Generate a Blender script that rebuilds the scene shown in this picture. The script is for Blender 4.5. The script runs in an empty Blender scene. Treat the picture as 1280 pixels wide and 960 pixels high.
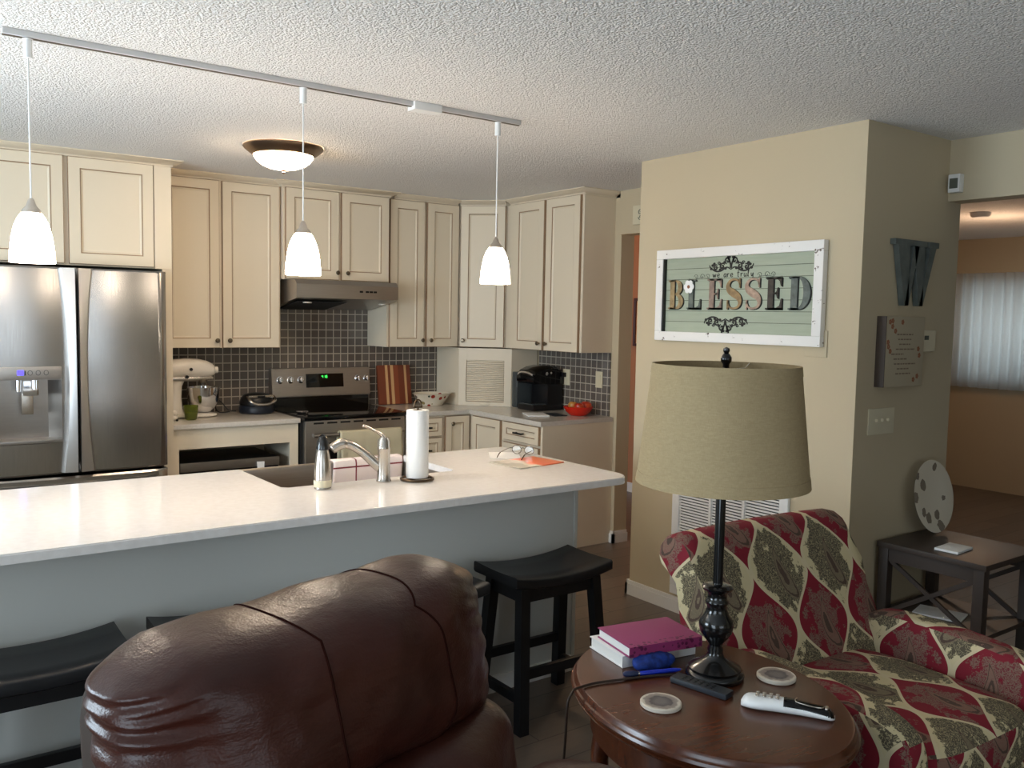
import bpy, bmesh, math, random
from mathutils import Vector, Matrix, noise
random.seed(7)
S = bpy.context.scene
COL = S.collection
PI = math.pi
def R(d): return math.radians(d)

# ------------------------------------------------------------------ camera
YAW, PIT, ROL = R(35.948), R(-4.3645), R(1.0947)
EYE = 1.57
cd = bpy.data.cameras.new('camera'); cam = bpy.data.objects.new('camera', cd); COL.objects.link(cam)
fw = Vector((math.sin(YAW)*math.cos(PIT), math.cos(YAW)*math.cos(PIT), math.sin(PIT)))
r0 = Vector((math.cos(YAW), -math.sin(YAW), 0)); u0 = r0.cross(fw)
rr = math.cos(ROL)*r0 + math.sin(ROL)*u0; uu = -math.sin(ROL)*r0 + math.cos(ROL)*u0
cam.matrix_world = Matrix((( rr.x, uu.x, -fw.x, 0), (rr.y, uu.y, -fw.y, 0), (rr.z, uu.z, -fw.z, EYE), (0, 0, 0, 1)))
cd.sensor_width = 36; cd.lens = 1097.57*36/1280; cd.clip_start = .05
S.camera = cam

# ------------------------------------------------------------------ world, light, exposure
S.view_settings.view_transform = 'Standard'; S.view_settings.look = 'None'
S.view_settings.gamma = 1; S.view_settings.use_curve_mapping = False
S.view_settings.exposure = 0.62
W = bpy.data.worlds.new('world'); S.world = W; W.use_nodes = True
W.node_tree.nodes['Background'].inputs[0].default_value = (.78, .9, 1, 1)
W.node_tree.nodes['Background'].inputs[1].default_value = 1.6
def area(name, loc, rot, sx, sy, power, col):
    l = bpy.data.lights.new(name, 'AREA'); l.shape = 'RECTANGLE'; l.size = sx; l.size_y = sy
    l.energy = power; l.color = col
    o = bpy.data.objects.new(name, l); COL.objects.link(o); o.location = loc; o.rotation_euler = rot
    return o
DAY = (.70, .86, 1.0)
area('daylight_side', (-1.72, .12, 1.15), (0, R(-104), 0), 1.9, 1.9, 29, DAY)      # glazed door in the left wall
area('daylight_rear', (.6, -2.97, 1.35), (R(90), 0, 0), 2.2, 1.3, .9, DAY)        # window behind the camera
area('daylight_kitchen', (-1.72, 3.45, 1.45), (0, R(-115), 0), 1.2, 1.5, 60, DAY)   # window in the left wall beside the kitchen
PEND_E, DOME_E = 19.0, 26.0

# ------------------------------------------------------------------ materials
def lin(c):
    return tuple((x/12.92 if x <= .04045 else ((x+.055)/1.055)**2.4) for x in [v/255 for v in c])
class NT:
    def __init__(s, m):
        s.t = m.node_tree; s.b = s.t.nodes['Principled BSDF']
    def n(s, ty, ins=None, **kw):
        nd = s.t.nodes.new(ty)
        for k, v in kw.items(): setattr(nd, k, v)
        for k, v in (ins or {}).items(): s.set(nd, k, v)
        return nd
    def set(s, nd, k, v):
        if isinstance(v, bpy.types.NodeSocket): s.t.links.new(v, nd.inputs[k])
        else: nd.inputs[k].default_value = v
    def math(s, op, a, b=0.0, c=None):
        nd = s.n('ShaderNodeMath', {0: a, 1: b}, operation=op)
        if c is not None: s.set(nd, 2, c)
        return nd.outputs[0]
    def mix(s, f, a, b):
        nd = s.n('ShaderNodeMix', data_type='RGBA')
        s.set(nd, 0, f)
        for k, v in ((6, a), (7, b)): s.set(nd, k, v if isinstance(v, bpy.types.NodeSocket) else (*v[:3], 1))
        return nd.outputs[2]
    def noise(s, sc, det=3, vec=None, rough=.5):
        nd = s.n('ShaderNodeTexNoise', {'Scale': sc, 'Detail': det, 'Roughness': rough})
        if vec is not None: s.set(nd, 'Vector', vec)
        return nd
    def pos(s): return s.n('ShaderNodeNewGeometry').outputs['Position']
    def obj(s): return s.n('ShaderNodeTexCoord').outputs['Object']
    def uv(s): return s.n('ShaderNodeTexCoord').outputs['UV']
    def bump(s, h, st, d=.01):
        nd = s.n('ShaderNodeBump', {'Height': h, 'Strength': st, 'Distance': d}); s.set(s.b, 'Normal', nd.outputs[0])
    def ramp(s, f, stops):
        nd = s.n('ShaderNodeValToRGB', {0: f}); e = nd.color_ramp.elements
        while len(e) < len(stops): e.new(.5)
        for i, (p, c) in enumerate(stops): e[i].position = p; e[i].color = (*c, 1)
        return nd.outputs[0]
def mat(name, rgb, rough=.5, metal=0, bump=None, spec=.5, coat=0, var=None, trans=0, ior=1.45, emit=None, sheen=0):
    m = bpy.data.materials.new(name); m.use_nodes = True; t = NT(m)
    c = lin(rgb); b = t.b
    b.inputs['Base Color'].default_value = (*c, 1); b.inputs['Roughness'].default_value = rough
    b.inputs['Metallic'].default_value = metal; b.inputs['Specular IOR Level'].default_value = spec
    b.inputs['Coat Weight'].default_value = coat; b.inputs['Transmission Weight'].default_value = trans
    b.inputs['IOR'].default_value = ior; b.inputs['Sheen Weight'].default_value = sheen
    if emit:
        b.inputs['Emission Color'].default_value = (*lin(emit[0]), 1); b.inputs['Emission Strength'].default_value = emit[1]
    if var:   # (scale, second colour)
        f = t.noise(var[0], 4, t.obj()).outputs[0]
        t.set(b, 'Base Color', t.mix(t.ramp(f, [(.35, (0,0,0)), (.65, (1,1,1))]), c, lin(var[1])))
    if bump:  # (scale, strength, distance)
        t.bump(t.noise(bump[0], 3, t.obj()).outputs[0], bump[1], bump[2])
    return m
M = {}
M['wall'] = mat('beige_paint', (196, 181, 152), .75, bump=(180, .15, .002))
M['wall2'] = mat('hall_paint', (178, 122, 86), .75)
M['white_trim'] = mat('white_trim_paint', (232, 230, 226), .4)
M['cream'] = mat('cream_cabinet_paint', (226, 213, 190), .42, bump=(60, .05, .002))
M['glaze'] = mat('brown_cabinet_glaze', (158, 130, 102), .55)
M['island'] = mat('island_panel_paint', (206, 206, 200), .5)
M['quartz'] = mat('white_quartz', (242, 238, 234), .12, var=(40, (236, 231, 226)))
M['rearquartz'] = mat('speckled_counter', (210, 204, 194), .16, var=(90, (202, 195, 185)))
M['knob'] = mat('aged_pewter', (120, 108, 92), .32, 1)
M['nickel'] = mat('brushed_nickel', (196, 188, 178), .26, 1)
M['chrome'] = mat('chrome', (225, 225, 228), .12, 1)
M['bronze'] = mat('bronzed_nickel', (150, 128, 108), .28, 1)
M['black'] = mat('black_plastic', (16, 16, 18), .35)
M['blackgloss'] = mat('black_glass', (7, 7, 9), .07)
M['dark'] = mat('dark_interior', (24, 22, 20), .8)
M['stool'] = mat('black_stool_paint', (17, 17, 19), .42, var=(9, (24, 24, 26)))
M['lampblack'] = mat('black_lacquer', (12, 12, 13), .22, coat=.4)
M['white'] = mat('white_plastic', (236, 236, 234), .4)
M['whiteenamel'] = mat('white_enamel', (236, 228, 216), .2, coat=.3)
M['paper'] = mat('white_paper', (244, 243, 240), .8, bump=(150, .25, .002))
M['page'] = mat('page_edges', (232, 232, 228), .8)
M['almond'] = mat('almond_plastic', (214, 204, 176), .45)
M['frost'] = mat('white_plate_glaze', (212, 204, 190), .3)
M['green'] = mat('green_glass', (160, 172, 60), .08, trans=.85)
M['glassclear'] = mat('clear_glass', (250, 250, 250), .02, trans=1)
M['smoke'] = mat('smoky_plastic', (64, 70, 72), .12, coat=.4)
M['red'] = mat('red_glaze', (206, 40, 22), .25)
M['tomato'] = mat('red_apple_skin', (178, 34, 24), .3, var=(14, (196, 84, 40)))
M['yellowfruit'] = mat('yellow_apple_skin', (196, 150, 70), .35, var=(12, (190, 100, 50)))
M['greyletter'] = mat('galvanised_grey', (112, 118, 114), .5, .1, var=(16, (92, 99, 96)))
M['canvas'] = mat('cream_canvas', (178, 166, 142), .8, bump=(300, .2, .001))
M['canvasink'] = mat('taupe_ink', (128, 112, 94), .8)
M['canvasflower'] = mat('rust_ink', (150, 98, 70), .8)
M['darkedge'] = mat('dark_stained_edge', (74, 62, 54), .6)
M['console'] = mat('dark_espresso_wood', (62, 52, 46), .45)
M['remotedark'] = mat('charcoal_plastic', (38, 42, 48), .45)
M['blue'] = mat('blue_plastic', (24, 52, 190), .2, coat=.4)
M['bluecloth'] = mat('blue_cloth', (26, 62, 150), .7, var=(50, (16, 36, 96)), bump=(60, .5, .004))
M['navy'] = mat('navy_rubber', (40, 50, 86), .4)
M['toweldish'] = None
M['beigecloth'] = mat('beige_towel_cloth', (206, 196, 166), .9, bump=(120, .4, .003))
M['brass'] = mat('dark_wire_metal', (96, 78, 60), .3, 1)
M['magazine'] = None
M['cord'] = mat('brown_cord', (46, 32, 24), .5)
M['redpen'] = mat('red_handle', (200, 40, 60), .4)
M['led'] = mat('blue_indicator', (60, 60, 255), .4, emit=((60, 50, 255), 3))
M['ledgreen'] = mat('green_clock_digits', (60, 255, 90), .4, emit=((70, 255, 100), 1.2))
M['curtain'] = None
M['sage'] = None
def _plain(name, sh):
    pass
def mk(name): 
    m = bpy.data.materials.new(name); m.use_nodes = True; return m, NT(m)
# popcorn ceiling
m, t = mk('popcorn_ceiling'); t.b.inputs['Base Color'].default_value = (*lin((242, 239, 235)), 1); t.b.inputs['Roughness'].default_value = .9
v = t.n('ShaderNodeTexVoronoi', {'Scale': 120.0, 'Vector': t.pos()}); nz = t.noise(60, 4, t.pos(), .65)
hh = t.math('ADD', t.math('MULTIPLY', t.math('SUBTRACT', 1.0, v.outputs['Distance']), .55), nz.outputs[0])
t.bump(t.ramp(hh, [(.55, (0,0,0)), (1, (1,1,1))]), .8, .009); M['ceiling'] = m
# plank floor
m, t = mk('grey_brown_planks')
sp = t.n('ShaderNodeSeparateXYZ', {0: t.pos()})
br = t.n('ShaderNodeTexBrick', {'Scale': 1.0, 'Mortar Size': .0025, 'Brick Width': 1.2, 'Row Height': .155, 'Bias': 0.0,
     'Color1': (*lin((124, 108, 94)), 1), 'Color2': (*lin((100, 87, 77)), 1), 'Mortar': (*lin((40, 34, 30)), 1), 'Vector': t.pos()}, offset=.37)
mp = t.n('ShaderNodeMapping', {0: t.pos(), 'Scale': (2, 26, 1)})
g = t.noise(2.2, 6, mp.outputs[0], .6)
t.set(t.b, 'Base Color', t.mix(t.math('MULTIPLY', g.outputs[0], .75), br.outputs[0], lin((84, 72, 64)))); t.b.inputs['Roughness'].default_value = .38
t.bump(br.outputs['Fac'], -.3, .003); M['floor'] = m
# mosaic backsplash
def tile(name, axis):
    m, t = mk(name); s_ = t.n('ShaderNodeSeparateXYZ', {0: t.pos()})
    c = t.n('ShaderNodeCombineXYZ', {0: s_.outputs[axis], 1: s_.outputs[2]})
    br = t.n('ShaderNodeTexBrick', {'Scale': 1.0, 'Mortar Size': .0034, 'Mortar Smooth': .1, 'Brick Width': .058, 'Row Height': .058, 'Bias': 0.0,
        'Color1': (*lin((92, 84, 78)), 1), 'Color2': (*lin((108, 100, 93)), 1), 'Mortar': (*lin((180, 170, 154)), 1), 'Vector': c.outputs[0]}, offset=0.0, squash=1.0)
    t.set(t.b, 'Base Color', br.outputs[0]); t.set(t.b, 'Roughness', t.math('MULTIPLY_ADD', br.outputs['Fac'], .5, .12))
    t.bump(br.outputs['Fac'], -.5, .002); return m
M['tileX'] = tile('grey_mosaic_tile', 0); M['tileY'] = tile('grey_mosaic_tile_side', 1)
# brushed stainless: vertical grain
def steel(name, rgb, rough, sc):
    m, t = mk(name); t.b.inputs['Metallic'].default_value = 1
    mp = t.n('ShaderNodeMapping', {0: t.obj(), 'Scale': sc}); g = t.noise(4, 4, mp.outputs[0])
    t.set(t.b, 'Base Color', t.mix(g.outputs[0], lin(rgb), lin([c*.88 for c in rgb])))
    t.set(t.b, 'Roughness', t.math('MULTIPLY_ADD', g.outputs[0], .1, rough))
    t.b.inputs['Anisotropic'].default_value = .5
    return m
M['steel'] = steel('brushed_stainless', (186, 182, 178), .19, (90, 90, 2))
M['steelh'] = steel('brushed_stainless_flat', (182, 176, 170), .27, (2, 90, 90))
M['sinksteel'] = steel('sink_stainless', (188, 178, 166), .36, (2, 60, 60))
# leather
m, t = mk('brown_leather')
n1 = t.noise(3.5, 5, t.obj(), .6); n2 = t.n('ShaderNodeTexVoronoi', {'Scale': 240.0, 'Vector': t.obj()})
t.set(t.b, 'Base Color', t.mix(t.ramp(n1.outputs[0], [(.35, (0,0,0)), (.7, (1,1,1))]), lin((44, 18, 13)), lin((64, 29, 20))))
t.b.inputs['Roughness'].default_value = .34; t.b.inputs['Specular IOR Level'].default_value = .36
mp = t.n('ShaderNodeMapping', {0: t.obj(), 'Scale': (3, 3, 9)}); n3 = t.noise(3, 4, mp.outputs[0], .6)
h1 = t.math('ADD', t.math('MULTIPLY', n2.outputs['Distance'], .06), n3.outputs[0])
t.bump(h1, .22, .02); M['leather'] = m
M['leatheredge'] = mat('taupe_leather_back', (58, 48, 42), .75, spec=.2)
# table wood
def wood(name, a, b, rough, sc, coat=.2):
    m, t = mk(name); mp = t.n('ShaderNodeMapping', {0: t.obj(), 'Scale': sc}); g = t.noise(3, 6, mp.outputs[0], .6)
    t.set(t.b, 'Base Color', t.mix(t.ramp(g.outputs[0], [(.3, (0,0,0)), (.7, (1,1,1))]), lin(a), lin(b)))
    t.b.inputs['Roughness'].default_value = rough; t.b.inputs['Coat Weight'].default_value = coat; t.b.inputs['Coat Roughness'].default_value = .25
    return m
M['tablewood'] = wood('cherry_table_wood', (94, 48, 26), (70, 34, 18), .26, (14, 2, 6))
# striped cutting board
m, t = mk('striped_board_wood'); s_ = t.n('ShaderNodeSeparateXYZ', {0: t.obj()})
st = t.n('ShaderNodeValToRGB', {0: t.math('MULTIPLY_ADD', s_.outputs[0], 3.6, .5)}); st.color_ramp.interpolation = 'CONSTANT'
e = st.color_ramp.elements
dk, md, lt = lin((120, 58, 34)), lin((142, 72, 42)), lin((206, 162, 112))
for i, (p, c) in enumerate([(0, dk), (.22, lt), (.30, dk), (.38, lt), (.47, md), (.62, dk), (.8, lt), (.87, dk)]):
    if i >= len(e): e.new(p)
    e[i].position = p; e[i].color = (*c, 1)
t.set(t.b, 'Base Color', st.outputs[0]); t.b.inputs['Roughness'].default_value = .45; M['board'] = m
# burlap
m, t = mk('burlap_shade')
u_ = t.n('ShaderNodeTexWave', {'Scale': 160.0, 'Distortion': 2.5, 'Detail Scale': 2.0, 'Vector': t.obj()}, bands_direction='Z')
n_ = t.noise(60, 4, t.n('ShaderNodeMapping', {0: t.obj(), 'Scale': (1, 1, 5)}).outputs[0]); n2_ = t.noise(220, 2, t.n('ShaderNodeMapping', {0: t.obj(), 'Scale': (3, 3, .5)}).outputs[0])
f_ = t.math('MULTIPLY_ADD', n_.outputs[0], .55, t.math('MULTIPLY', n2_.outputs[0], .5))
t.set(t.b, 'Base Color', t.mix(t.ramp(f_, [(.3, (0,0,0)), (.75, (1,1,1))]), lin((150, 130, 96)), lin((172, 152, 114)))); t.b.inputs['Roughness'].default_value = .9
t.bump(t.math('ADD', f_, u_.outputs[1]), .25, .002); M['burlap'] = m
# polka dots on the bowl
m, t = mk('polka_dot_glaze')
v = t.n('ShaderNodeTexVoronoi', {'Scale': 19.0, 'Vector': t.obj(), 'Randomness': .45})
cr = t.n('ShaderNodeValToRGB', {0: t.n('ShaderNodeSeparateColor', {0: v.outputs['Color']}).outputs[0]}); cr.color_ramp.interpolation = 'CONSTANT'
e = cr.color_ramp.elements
for i, (p, c) in enumerate([(0, (150, 40, 26)), (.3, (150, 132, 84)), (.5, (70, 50, 30)), (.7, (176, 60, 40)), (.85, (60, 70, 60))]):
    if i >= len(e): e.new(p)
    e[i].position = p; e[i].color = (*lin(c), 1)
t.set(t.b, 'Base Color', t.mix(t.math('LESS_THAN', v.outputs['Distance'], .3), lin((226, 216, 196)), cr.outputs[0])); t.b.inputs['Roughness'].default_value = .2; M['polka'] = m
# checked dish towel
m, t = mk('red_check_towel'); s_ = t.n('ShaderNodeSeparateXYZ', {0: t.obj()})
def line(a, p, w): return t.math('LESS_THAN', t.math('ABSOLUTE', t.math('SUBTRACT', t.math('FRACT', t.math('DIVIDE', a, p)), .5)), w)
f_ = t.math('MAXIMUM', line(s_.outputs[0], .125, .028), line(s_.outputs[2], .105, .035))
t.set(t.b, 'Base Color', t.mix(f_, lin((240, 228, 226)), lin((128, 40, 50)))); t.b.inputs['Roughness'].default_value = .9; t.bump(t.noise(90, 3, t.obj()).outputs[0], .3, .003); M['toweldish'] = m
# magazine cover
m, t = mk('magazine_cover'); n_ = t.noise(9, 2, t.obj()); s_ = t.n('ShaderNodeSeparateXYZ', {0: t.obj()})
f_ = t.math('ADD', t.math('MULTIPLY', s_.outputs[0], 4.0), n_.outputs[0])
t.set(t.b, 'Base Color', t.ramp(f_, [(.18, lin((196, 188, 172))), (.35, lin((236, 224, 210))), (.5, lin((244, 150, 110))), (.62, lin((242, 110, 60))), (.95, lin((232, 130, 90)))])); t.b.inputs['Roughness'].default_value = .3; M['magazine'] = m
# sage planks of the sign
m, t = mk('sage_sign_planks'); mp = t.n('ShaderNodeMapping', {0: t.obj(), 'Scale': (2, 3, 22)}); g = t.noise(3, 5, mp.outputs[0])
t.set(t.b, 'Base Color', t.mix(g.outputs[0], lin((156, 166, 146)), lin((176, 184, 164)))); t.b.inputs['Roughness'].default_value = .7; M['sage'] = m
m, t = mk('distressed_white_frame'); g = t.noise(22, 5, t.n('ShaderNodeMapping', {0: t.obj(), 'Scale': (1, .35, 1)}).outputs[0], .7)
t.set(t.b, 'Base Color', t.mix(t.ramp(g.outputs[0], [(.645, (0,0,0)), (.66, (1,1,1))]), lin((236, 234, 230)), lin((96, 80, 66)))); t.b.inputs['Roughness'].default_value = .6; M['distress'] = m
# coaster: printed disc
m, t = mk('coaster_print'); s_ = t.n('ShaderNodeSeparateXYZ', {0: t.obj()})
rd = t.math('SQRT', t.math('ADD', t.math('POWER', s_.outputs[0], 2.0), t.math('POWER', s_.outputs[1], 2.0)))
n_ = t.noise(70, 3, t.obj())
f_ = t.math('ADD', t.math('MULTIPLY', rd, 20.0), t.math('MULTIPLY', t.math('SUBTRACT', n_.outputs[0], .5), .35))
t.set(t.b, 'Base Color', t.ramp(f_, [(.25, lin((118, 110, 106))), (.56, lin((92, 84, 82))), (.64, lin((142, 130, 122))), (.84, lin((156, 144, 132))), (.9, lin((208, 198, 182)))])); t.b.inputs['Roughness'].default_value = .7; M['coaster'] = m
# purple embossed book
m, t = mk('magenta_cover'); s_ = t.n('ShaderNodeSeparateXYZ', {0: t.obj()}); v = t.n('ShaderNodeTexVoronoi', {'Scale': 70.0, 'Vector': t.obj()})
near = t.math('LESS_THAN', s_.outputs[1], -.062)
f_ = t.math('MULTIPLY', near, t.math('LESS_THAN', v.outputs['Distance'], .38))
t.set(t.b, 'Base Color', t.mix(f_, lin((150, 52, 104)), lin((96, 20, 64)))); t.b.inputs['Roughness'].default_value = .45; t.bump(t.noise(200, 3, t.obj()).outputs[0], .15, .002); M['magenta'] = m
# paisley ogee upholstery (UV in metres)
m, t = mk('paisley_upholstery'); s_ = t.n('ShaderNodeSeparateXYZ', {0: t.uv()})
OW, OH = .137, .37
U = t.math('DIVIDE', s_.outputs[0], OW); V = t.math('DIVIDE', s_.outputs[1], OH)
wob = t.noise(14, 2, t.uv())
cv = t.math('MULTIPLY', t.math('COSINE', t.math('MULTIPLY', V, 2*PI)), .46)
Um = t.math('FLOORED_MODULO', U, 2.0)
b1, b2, b3 = cv, t.math('SUBTRACT', 1.0, cv), t.math('ADD', cv, 2.0)
cnt = t.math('ADD', t.math('ADD', t.math('GREATER_THAN', Um, b1), t.math('GREATER_THAN', Um, b2)), t.math('GREATER_THAN', Um, b3))
isA = t.math('MODULO', cnt, 2.0)
dist = t.math('MINIMUM', t.math('MINIMUM', t.math('ABSOLUTE', t.math('SUBTRACT', Um, b1)), t.math('ABSOLUTE', t.math('SUBTRACT', Um, b2))), t.math('ABSOLUTE', t.math('SUBTRACT', Um, b3)))
# local medallion coordinates
duA = t.math('SUBTRACT', Um, .5); duA = t.math('SUBTRACT', t.math('FLOORED_MODULO', t.math('ADD', duA, 1.0), 2.0), 1.0)
duB = t.math('SUBTRACT', t.math('FLOORED_MODULO', t.math('ADD', t.math('SUBTRACT', Um, 1.5), 1.0), 2.0), 1.0)
dvA = t.math('SUBTRACT', t.math('FRACT', V), .5)
dvB = t.math('SUBTRACT', t.math('FRACT', t.math('ADD', V, .5)), .5)
def sel(a, b): return t.math('ADD', t.math('MULTIPLY', isA, a), t.math('MULTIPLY', t.math('SUBTRACT', 1.0, isA), b))
du, dv = sel(duA, duB), sel(dvA, dvB)
fol = t.noise(30, 6, t.uv(), .75); fol2 = t.n('ShaderNodeTexVoronoi', {'Scale': 75.0, 'Vector': t.uv()}); fine = t.noise(150, 3, t.uv(), .7)
lob = t.noise(17, 1, t.uv())
ru = t.math('ADD', t.math('POWER', t.math('DIVIDE', t.math('SUBTRACT', du, t.math('MULTIPLY', dv, .25)), .80), 2.0), t.math('POWER', t.math('DIVIDE', dv, .40), 2.0))
ruq = t.math('ADD', t.math('ADD', ru, t.math('MULTIPLY', t.math('SUBTRACT', fol.outputs[0], .5), 2.6)), t.math('MULTIPLY', t.math('SUBTRACT', lob.outputs[0], .5), 2.4))
leaf = t.math('LESS_THAN', ruq, t.math('MULTIPLY_ADD', isA, -.34, .80))
swirl = t.noise(24, 3, t.uv(), .6)
vein = t.math('LESS_THAN', t.math('FRACT', t.math('MULTIPLY', swirl.outputs[0], 13.0)), .34)
# curved drop with a few irregular outlines inside
tu = t.math('ADD', t.math('SUBTRACT', du, .05), t.math('MULTIPLY', t.math('MULTIPLY', dv, dv), -3.2)); tw = t.math('MULTIPLY_ADD', dv, -.62, .17)
td = t.math('ADD', t.math('POWER', t.math('DIVIDE', tu, tw), 2.0), t.math('POWER', t.math('DIVIDE', t.math('ADD', dv, .04), .25), 2.0))
td = t.math('ADD', td, t.math('MULTIPLY', t.math('SUBTRACT', fol.outputs[0], .5), .5))
tear = t.math('LESS_THAN', td, 1.0); band = t.math('LESS_THAN', t.math('FRACT', t.math('MULTIPLY', td, 1.6)), .28)
crm, red = lin((206, 192, 152)), lin((124, 16, 36)); olive, tan = lin((84, 76, 60)), lin((124, 96, 82))
ground = t.mix(isA, crm, red)
fcol = t.mix(vein, t.mix(isA, olive, tan), t.mix(isA, lin((150, 138, 106)), lin((112, 44, 48))))
c1 = t.mix(leaf, ground, fcol)
c2 = t.mix(t.math('MULTIPLY', tear, .8), c1, t.mix(isA, lin((120, 106, 84)), lin((128, 98, 82))))
c3 = t.mix(t.math('MULTIPLY', tear, band), c2, lin((78, 60, 50)))
c4 = t.mix(t.math('LESS_THAN', dist, .05), c3, lin((208, 194, 158)))
t.set(t.b, 'Base Color', c4); t.b.inputs['Roughness'].default_value = .85; t.bump(fine.outputs[0], .2, .002); M['paisley'] = m
# decorative plate
m, t = mk('floral_plate'); v = t.n('ShaderNodeTexVoronoi', {'Scale': 11.0, 'Vector': t.obj()}); n_ = t.noise(40, 3, t.obj())
f_ = t.math('LESS_THAN', t.math('ADD', v.outputs['Distance'], t.math('MULTIPLY', n_.outputs[0], .25)), .42)
t.set(t.b, 'Base Color', t.mix(f_, lin((220, 210, 190)), lin((130, 118, 104)))); t.b.inputs['Roughness'].default_value = .25; M['plate'] = m
# curtain (sheer, real translucency)
m = bpy.data.materials.new('sheer_curtain'); m.use_nodes = True; tr = m.node_tree
bs = tr.nodes['Principled BSDF']; bs.inputs['Base Color'].default_value = (.85, .86, .84, 1); bs.inputs['Roughness'].default_value = .9
tl = tr.nodes.new('ShaderNodeBsdfTranslucent'); tl.inputs[0].default_value = (.9, .93, .92, 1)
mx = tr.nodes.new('ShaderNodeMixShader'); mx.inputs[0].default_value = .6
tr.links.new(bs.outputs[0], mx.inputs[1]); tr.links.new(tl.outputs[0], mx.inputs[2]); tr.links.new(mx.outputs[0], tr.nodes['Material Output'].inputs[0]); M['curtain'] = m
def emissive(name, rgb, st):
    m = mat(name, (250, 246, 238), .3, emit=(rgb, st)); return m
M['pendglass'] = emissive('lit_white_glass', (255, 236, 214), PEND_E)
M['domeglass'] = emissive('lit_dome_glass', (255, 226, 190), DOME_E)
M['halllamp'] = emissive('hall_lamp_glow', (255, 180, 110), 10)
for k, c in (('letA', (178, 152, 110)), ('letB', (112, 120, 112)), ('letC', (166, 142, 128)), ('letD', (172, 142, 100)), ('letE', (190, 162, 142)), ('letF', (70, 62, 54)), ('letG', (110, 118, 112))):
    M[k] = mat('letter_paint_'+k[-1].lower(), c, .6, var=(34, tuple(int(x*.78) for x in c)))
M['ink'] = mat('black_ink', (34, 32, 30), .6)
M['inkgrey'] = mat('grey_ink', (92, 96, 86), .6)
M['plankline'] = mat('plank_groove', (84, 88, 74), .8)
M['artred'] = mat('dark_red_art', (96, 40, 30), .6, var=(16, (150, 96, 70)))
M['hallframe'] = mat('dark_red_frame', (70, 24, 18), .4)
M['matboard'] = mat('peach_mat_board', (246, 214, 180), .7)

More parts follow.
